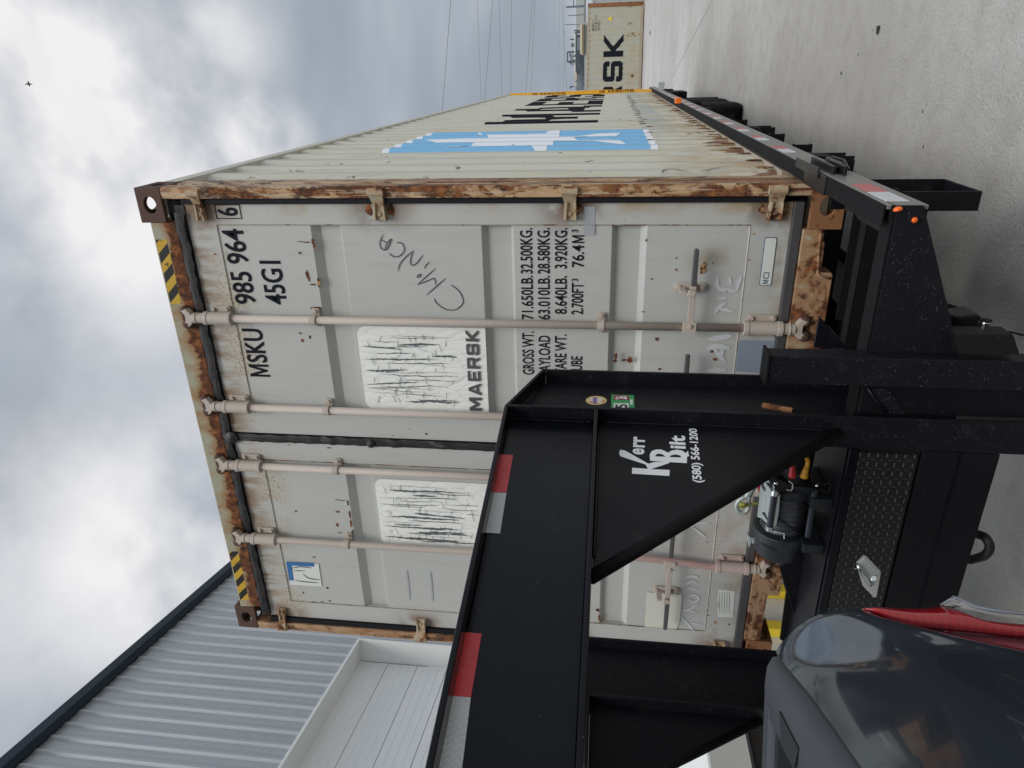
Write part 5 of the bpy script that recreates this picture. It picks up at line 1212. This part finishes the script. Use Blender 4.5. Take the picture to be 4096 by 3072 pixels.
# cab ahead of the bed (outside the picture, it shades and reflects)
cb = MB(); cpn = [(2.32, -.35), (2.32, .50), (2.42, 1.18), (2.9, 1.26), (4.1, 1.22), (4.8, .62), (6.1, .48), (6.25, -.35)]
cb.hexa([T(a, .0, z_) for a, z_ in cpn], [T(a, -1.86, z_) for a, z_ in cpn]); cb.build('cab', M['truck'], tk, .05)
# ------------------------------------------------------------------ warehouse
WP0 = V((-7.6447, 8.9417, 0)); WA = -.2177
WN = V((math.cos(WA), -math.sin(WA), 0)); WT_ = V((-math.sin(WA), -math.cos(WA), 0))
def Wp(s, z_, n=0): return V((WP0.x, WP0.y, 0))+WT_*s+WN*n+V((0, 0, z_))
wh = empty('warehouse', Wp(0, GZ), 'grey ribbed metal warehouse with navy roof edge and white roll-up door', 'building')
EZ = 9.34; DS, DZ = 1.95, 5.42; DE = 7.6   # door opening: from s=DS to DE, top DZ
def ribbed(s0, s1, zlo, zhi):
    mb = MB(); S = []
    s = math.floor(s0/.305)*.305
    while s < s1:
        for (ds, h) in ((-.045, 0), (-.018, .044), (.018, .044), (.045, 0), (.11, 0), (.116, .004), (.124, .004), (.13, 0), (.175, 0), (.181, .004), (.189, .004), (.195, 0)):
            if s0 <= s+ds <= s1: S.append((s+ds, h))
        s += .305
    S = [(s0, S[0][1])]+S+[(s1, S[-1][1])]
    for (a, h) in S: mb.v += [tuple(Wp(a, zlo, h)), tuple(Wp(a, zhi, h))]
    for i in range(len(S)-1): mb.f.append((2*i, 2*i+1, 2*i+3, 2*i+2))
    return mb
wl = MB()
for a in ((-32.0, DS, GZ-.3, EZ), (DS, DE, DZ, EZ), (DE, 30.0, GZ-.3, EZ)):
    k = ribbed(*a); wl.add(k.v, k.f)
wall = wl.build('wall_panels', M['wall'], wh)
scw = MB(); rnd = random.Random(9)
for zz_ in (9.0, 7.9, 6.8, 5.75, 4.6, 3.5, 2.4):
    s = -10
    while s < 8:
        if not (DS-.1 < s < DE and zz_ < DZ+.1): scw.add([Wp(s+.062+d[0], zz_+d[1], .0025) for d in ((-.008, -.008), (.008, -.008), (.008, .008), (-.008, .008))], [(0, 1, 2, 3)])
        s += .305
scw.build('panel_screws', M['screw'], wh)
# eave trim (navy fascia, sloped) and soffit shadow gap
ev = MB(); e = [(0.02, EZ-.02), (.10, EZ-.06), (.17, EZ+.02), (.17, EZ+.20), (.05, EZ+.34), (0.02, EZ+.34)]
ev.hexa([Wp(-32, z_, n_) for n_, z_ in e], [Wp(30, z_, n_) for n_, z_ in e]); ev.build('eave_trim', M['navy'], wh)
rf = MB(); rf.hexa([Wp(-32, EZ+.30, .02), Wp(30, EZ+.30, .02), Wp(30, EZ+1.6, -18), Wp(-32, EZ+1.6, -18)], [Wp(-32, EZ+.33, .02), Wp(30, EZ+.33, .02), Wp(30, EZ+1.63, -18), Wp(-32, EZ+1.63, -18)]); rf.build('roof', M['navy'], wh)
# door reveal
RD = -.42
rv = MB(); tw = .05
rv.hexa([Wp(DS-tw, GZ-.3, .045), Wp(DS, GZ-.3, .045), Wp(DS, GZ-.3, RD), Wp(DS-tw, GZ-.3, RD)], [Wp(DS-tw, DZ+tw, .045), Wp(DS, DZ+.0, .045), Wp(DS, DZ+.0, RD), Wp(DS-tw, DZ+tw, RD)])
rv.hexa([Wp(DE, GZ-.3, .045), Wp(DE+tw, GZ-.3, .045), Wp(DE+tw, GZ-.3, RD), Wp(DE, GZ-.3, RD)], [Wp(DE, DZ, .045), Wp(DE+tw, DZ, .045), Wp(DE+tw, DZ, RD), Wp(DE, DZ, RD)])
rv.hexa([Wp(DS, DZ, .045), Wp(DE, DZ, .045), Wp(DE, DZ, RD), Wp(DS, DZ, RD)], [Wp(DS-tw, DZ+tw, .045), Wp(DE, DZ+tw, .045), Wp(DE, DZ+tw, RD), Wp(DS-tw, DZ+tw, RD)])
rv.build('door_frame', M['trimwhite'], wh, .004)
dd = MB(); zz_ = DZ+.02; i = 0
dz = .585
secs = []
while zz_ > GZ-.4:
    zl_ = max(GZ-.4, zz_-dz)
    dd.hexa([Wp(DS+.02, zl_+.006, RD+.005), Wp(DE-.02, zl_+.006, RD+.005), Wp(DE-.02, zl_+.006, RD-.04), Wp(DS+.02, zl_+.006, RD-.04)], [Wp(DS+.02, zz_-.006, RD+.005), Wp(DE-.02, zz_-.006, RD+.005), Wp(DE-.02, zz_-.006, RD-.04), Wp(DS+.02, zz_-.006, RD-.04)])
    for q_ in range(1, 4):
        zq = zz_-dz*q_/4
        dd.hexa([Wp(DS+.02, zq-.003, RD+.0055), Wp(DE-.02, zq-.003, RD+.0055), Wp(DE-.02, zq-.003, RD+.0045), Wp(DS+.02, zq-.003, RD+.0045)], [Wp(DS+.02, zq+.003, RD+.0095), Wp(DE-.02, zq+.003, RD+.0095), Wp(DE-.02, zq+.003, RD+.0045), Wp(DS+.02, zq+.003, RD+.0045)])
    zz_ -= dz
rdo = dd.build('roll_up_door', M['dockdoor'], wh)
MB().hexa([Wp(DS, GZ-.3, RD-.041), Wp(DE, GZ-.3, RD-.041), Wp(DE, GZ-.3, RD-.06), Wp(DS, GZ-.3, RD-.06)], [Wp(DS, DZ, RD-.041), Wp(DE, DZ, RD-.041), Wp(DE, DZ, RD-.06), Wp(DS, DZ, RD-.06)]).build('door_backing', M['doorseam'], wh)
# ------------------------------------------------------------------ white box behind the trailer with yellow posts
wbx = empty('storage_box', (-1.6, .3, GZ), 'low white steel box with yellow corner posts standing beyond the trailer', 'box')
M['wbox'] = plain('white box steel', (.70, .70, .66), .5, var=.04); M['ypost'] = plain('yellow post', (.68, .50, .03), .5)
MB().box(-2.6, -1.25, -4.0, 3.4, GZ, .14).build('box_body', M['wbox'], wbx, .02)
for y_ in (at(3118, 2380, 0, -1.24).y, at(3095, 2530, 0, -1.24).y):
    MB().box(-1.2495, -1.17, y_-.04, y_+.06, GZ, .145).build('corner_post', M['ypost'], wbx, .006)
# ------------------------------------------------------------------ far container
A1 = V((5.95, 38.67, 0)); dl = V((-3.54, -1.02, 0)).normalized(); nl = V((dl.y, -dl.x, 0))
if nl.y > 0: nl = -nl
FZ = -.66; FH = 2.87
def Fp(s, z_, n_=0): return A1+dl*s+nl*n_+V((0, 0, FZ+z_))
fc = empty('shipping_container', Fp(6, 0, -1.2), 'distant weathered container with big black letters, side-on across the yard', 'container')
pf = []; s = .25
mb = MB(); pr = [(.2, -.03)]
while s < 11.9: pr += [(s, -.03), (s+.068, .0), (s+.14, .0), (s+.208, -.03)]; s += .278
pr.append((12, -.03))
for (a, h) in pr: mb.v += [tuple(Fp(a, .15, h)), tuple(Fp(a, FH-.10, h))]
for i in range(len(pr)-1): mb.f.append((2*i, 2*i+1, 2*i+3, 2*i+2))
mb.build('side_wall', M['farpaint'], fc)
def fbox(s0, s1, za_, zb_, n0, n1): return MB().hexa([Fp(s0, za_, n0), Fp(s1, za_, n0), Fp(s1, za_, n1), Fp(s0, za_, n1)], [Fp(s0, zb_, n0), Fp(s1, zb_, n0), Fp(s1, zb_, n1), Fp(s0, zb_, n1)])
fbox(0, .2, 0, FH, .005, -.2).build('corner_post', M['castlow'], fc); fbox(12, 12.19, 0, FH, .005, -.2).build('corner_post', M['castlow'], fc)
fbox(.2, 12, FH-.1, FH, .004, -.1).build('top_rail', M['farrail'] if 'farrail' in M else M['siderail'], fc); fbox(.2, 12, 0, .15, .004, -.1).build('bottom_rail', M['siderail'], fc)
fbox(0.02, 12.17, FH-.02, FH+.01, -.1, -2.43).build('roof', M['farpaint'], fc); fbox(.01, 12.18, .02, FH-.1, -.21, -2.42).build('container_core', M['farpaint'], fc)
FL = []; s = 1.57
for ch, wd in zip('KSREAM', (1.10, 1.02, 1.1, 1.0, 1.2, 1.3)):
    FL.append(glyph(ch, Fp(s+wd, .98, .004), Fp(s, .98, .004), Fp(s+wd, 2.0, .004))); s += wd+.22
link('side_lettering', join(FL), M['ink'], fc)
M['printgrey'] = plain('print grey', (.10, .10, .09), .6)
def ftxt(st_, s0, s1, za_, zb_): return fit(text_mesh(st_, .01), Fp(s1, za_, .005), Fp(s0, za_, .005), Fp(s1, zb_, .005))
link('serial_number', join([ftxt('MSKU', .85, 1.35, 2.52, 2.64), ftxt('192 817 0', .58, 1.35, 2.37, 2.49), ftxt('45G1', .85, 1.35, 2.22, 2.34)]), M['printgrey'], fc)
wt = MB().prism([Fp(.66, 1.62, .006), Fp(.93, 1.62, .006), Fp(.795, 1.86, .006)], nl*.003).build('warning_triangle', M['ypost'], fc)
# second container end visible beyond it, at the right edge
f2 = empty('shipping_container', Fp(-1.5, 0, -4), 'pale corrugated container just showing past the right end of the lettered distant one', 'container')
mb = MB(); pr = []; s = -12.3
while s < -.15: pr += [(s, 0), (s+.07, .04), (s+.14, .04), (s+.21, 0)]; s += .28
for (a, h) in pr: mb.v += [tuple(Fp(a, .0, -1.5+h)), tuple(Fp(a, 2.6, -1.5+h))]
for i in range(len(pr)-1): mb.f.append((2*i, 2*i+1, 2*i+3, 2*i+2))
M['pale'] = plain('pale corrugated', (.40, .41, .42), .6, var=.2); mb.build('side_wall', M['pale'], f2)
fbox(-12.3, -.1, 2.601, 2.72, -1.44, -3.9).build('roof', M['pale'], f2)
# ------------------------------------------------------------------ distant plant, poles, wires
def far(x, y_, Y): return at(x, y_, 1, Y)
zf = Z(2180, 100, 5.925)
def fquad(z, x0, y0, x1, y1, Y, dep): 
    a, b2, c, d = (far(*z(x0, y0), Y), far(*z(x1, y0), Y), far(*z(x1, y1), Y), far(*z(x0, y1), Y)); return MB().prism([a, b2, c, d], (0, dep, 0))
M['fcream'] = plain('cream cladding', (.52, .44, .30), .6, var=.1); M['fgrey'] = plain('hazy steel', (.16, .19, .22), .6, var=.3); M['fdark'] = plain('dark plant steel', (.06, .075, .09), .6, var=.4); M['fpale'] = plain('pale shed', (.36, .38, .36), .6, var=.1); M['fpole'] = plain('pole grey', (.12, .15, .17), .5)
pp = empty('storage_shed', far(2330, 160, 90), 'long cream shed roof above the distant lettered container', 'building')
fquad(zf, 832, -20, 885, 690, 90, 6).build('roof_band', M['fcream'], pp); fquad(zf, 886, -20, 935, 690, 90.5, 5).build('wall_band', M['fdark'], pp); fquad(zf, 905, -20, 925, 690, 90.3, .1).build('trim_band', M['fcream'], pp); fquad(zf, 936, -60, 1010, 1600, 91, 5).build('wall', M['fpale'], pp)
p2 = empty('process_plant', far(2320, 300, 120), 'dark industrial pipework and tanks on the skyline behind the lettered container', 'plant')
fquad(zf, 725, 230, 1000, 1550, 120, 12).build('plant_body', M['fgrey'], p2); fquad(zf, 730, 225, 830, 1130, 118, 1).build('plant_dark_slab', M['fdark'], p2); fquad(zf, 760, 300, 830, 600, 117, .6).build('plant_panel', M['fgrey'], p2)  # plant body, a darker slab in front of it, and a grey panel
fquad(zf, 690, 200, 722, 1150, 119, 2).build('tank_row', M['platewhite'], p2); fquad(zf, 710, 1130, 750, 1300, 117, 2).build('tank', M['fcream'], p2); fquad(zf, 700, 1370, 748, 1440, 117, 2).build('tank', M['fcream'], p2)
tw_ = MB(); rnd = random.Random(12)
for i in range(46):
    x0 = rnd.uniform(600, 720) if i < 26 else rnd.uniform(760, 930); y0 = rnd.uniform(600, 950) if i < 26 else rnd.uniform(650, 1550)
    L_ = rnd.uniform(20, 90)
    if rnd.random() < .5: tw_.cyl(far(*zf(x0, y0), 116), far(*zf(x0+L_, y0), 116), .07, 6)
    else: tw_.cyl(far(*zf(x0, y0), 116), far(*zf(x0, y0+L_), 116), .07, 6)
for (x0, y0, x1, y1) in ((530, 640, 700, 640), (530, 640, 530, 880), (530, 880, 700, 880), (590, 620, 590, 740), (560, 860, 720, 870), (600, 340, 690, 345), (620, 450, 700, 450), (620, 500, 700, 500), (640, 450, 640, 500), (600, 1460, 680, 1460), (600, 1460, 600, 1510), (870, 930, 880, 1400), (815, 900, 830, 990), (830, 990, 880, 1010), (690, 130, 830, 140), (700, 190, 830, 180), (755, 150, 755, 230)):
    tw_.cyl(far(*zf(x0, y0), 115), far(*zf(x1, y1), 115), .11, 6)
tw_.build('pipework', M['fdark'], p2)
ps_ = empty('pale_building', far(2310, 60, 130), 'pale building beyond the yard to the right of the dark plant', 'building')
fz = Z(2180, 0, 10.05)
fquad(fz, 1245, -400, 1570, 1230, 130, 10).build('wall', M['fpale'], ps_)
def pole(z, a, b2, Y, r, label, arm=None):
    e_ = empty('light_pole', far(*z(*b2), Y), label, 'pole', 'poles beyond the yard'); MB().cyl(far(*z(*b2), Y), far(*z(*a), Y), r, 10, r*.8).build('pole_shaft', M['fpole'], e_)
    if arm: MB().cyl(far(*z(*arm[0]), Y), far(*z(*arm[1]), Y), r*.5, 8).build('pole_arm', M['fpole'], e_)
pole(fz, (850, 285), (1580, 245), 60, .085, 'thick grey pole with a cross arm at the right of the skyline', ((1145, -60), (1145, 240)))
pole(fz, (930, 630), (1580, 590), 75, .05, 'thin pale pole left of the thick grey pole on the skyline')
pole(fz, (790, 980), (1400, 1000), 95, .05, 'faint thin pole nearest the dark plant on the skyline')
zwire = Z(1700, 0, 3.687)
wires = [((380, 0), (255, 1620), .030), ((770, 0), (830, 1470), .018), ((995, 0), (880, 1460), .026), ((1090, 0), (1135, 1390), .020), ((1275, 0), (1262, 1355), .022), ((1585, 0), (1485, 1350), .022), ((1620, 0), (1562, 1350), .018), ((1985, 0), (1960, 1320), .014), ((2015, 0), (2090, 1310), .020), ((2055, 0), (2040, 1300), .014)]
M['wire'] = plain('power wire', (.18, .20, .22), .6)
for i, (a, b2, r) in enumerate(wires):
    p, q_ = far(*zwire(*a), 70), far(*zwire(*b2), 70); d = q_-p
    MBw = MB().cyl(p-d*.25, q_+d*.8, r, 6)
    o = MBw.build('power_line', M['wire'], None, origin=p)
    tag(o, ['highest thick overhead power line, nearest the sky end of the bundle', 'faint second-highest overhead power line, slanting towards the third', 'third-highest overhead power line, thick and sloping', 'fourth-highest overhead power line, thin', 'fifth-highest overhead power line, nearly level', 'upper line of the close pair in the middle of the wires', 'lower line of the close pair in the middle of the wires', 'faint lone power line just above the lowest crossing pair', 'steepest of the low power lines above the distant container', 'faintest lowest power line above the distant container'][i], 'power line', 'overhead power lines')
# ------------------------------------------------------------------ litter on the yard
M['litter'] = plain('dark litter', (.03, .03, .03), .7, var=.4)
def litter(px, label, sc_):
    c = at(*px, 2, GZ); mb = MB(); rnd = random.Random(int(px[0])); n = 9
    pts = [(c.x+sc_*math.cos(2*math.pi*i/n)*rnd.uniform(.4, 1.1), c.y+sc_*.8*math.sin(2*math.pi*i/n)*rnd.uniform(.4, 1.1), GZ+.006) for i in range(n)]
    mb.prism(pts, (0, 0, sc_*.25)); tag(mb.build('litter_scrap', M['litter'], None, origin=(c.x, c.y, GZ+.006)), label, 'litter', 'scraps lying on the concrete')
litter((3517, 118), 'largest dark scrap of litter on the open concrete', .030); litter((3368, 294), 'small dark chip on the concrete, midway to the trailer', .012); litter((2602, 130), 'thin dark smear-like scrap far off by the distant container', .10)
# bird
c = at(115, 335, 1, 60); bm_ = MB(); bm_.lathe(c-V((.25, 0, 0)), (1, 0, 0), [(0, .01), (.1, .06), (.25, .08), (.4, .05), (.5, .01)], 8)
bm_.add([c+V((-.08, 0, 0)), c+V((.08, 0, 0)), c+V((.02, .1, .4)), c+V((-.08, .15, .55))], [(0, 1, 2, 3)]); bm_.add([c+V((-.08, 0, 0)), c+V((.08, 0, 0)), c+V((.0, -.1, -.35)), c+V((-.1, -.15, -.5))], [(0, 1, 2, 3)])
tag(bm_.build('bird', M['litter'], None, origin=c), 'tiny dark bird flying high against the bright cloud', 'bird')
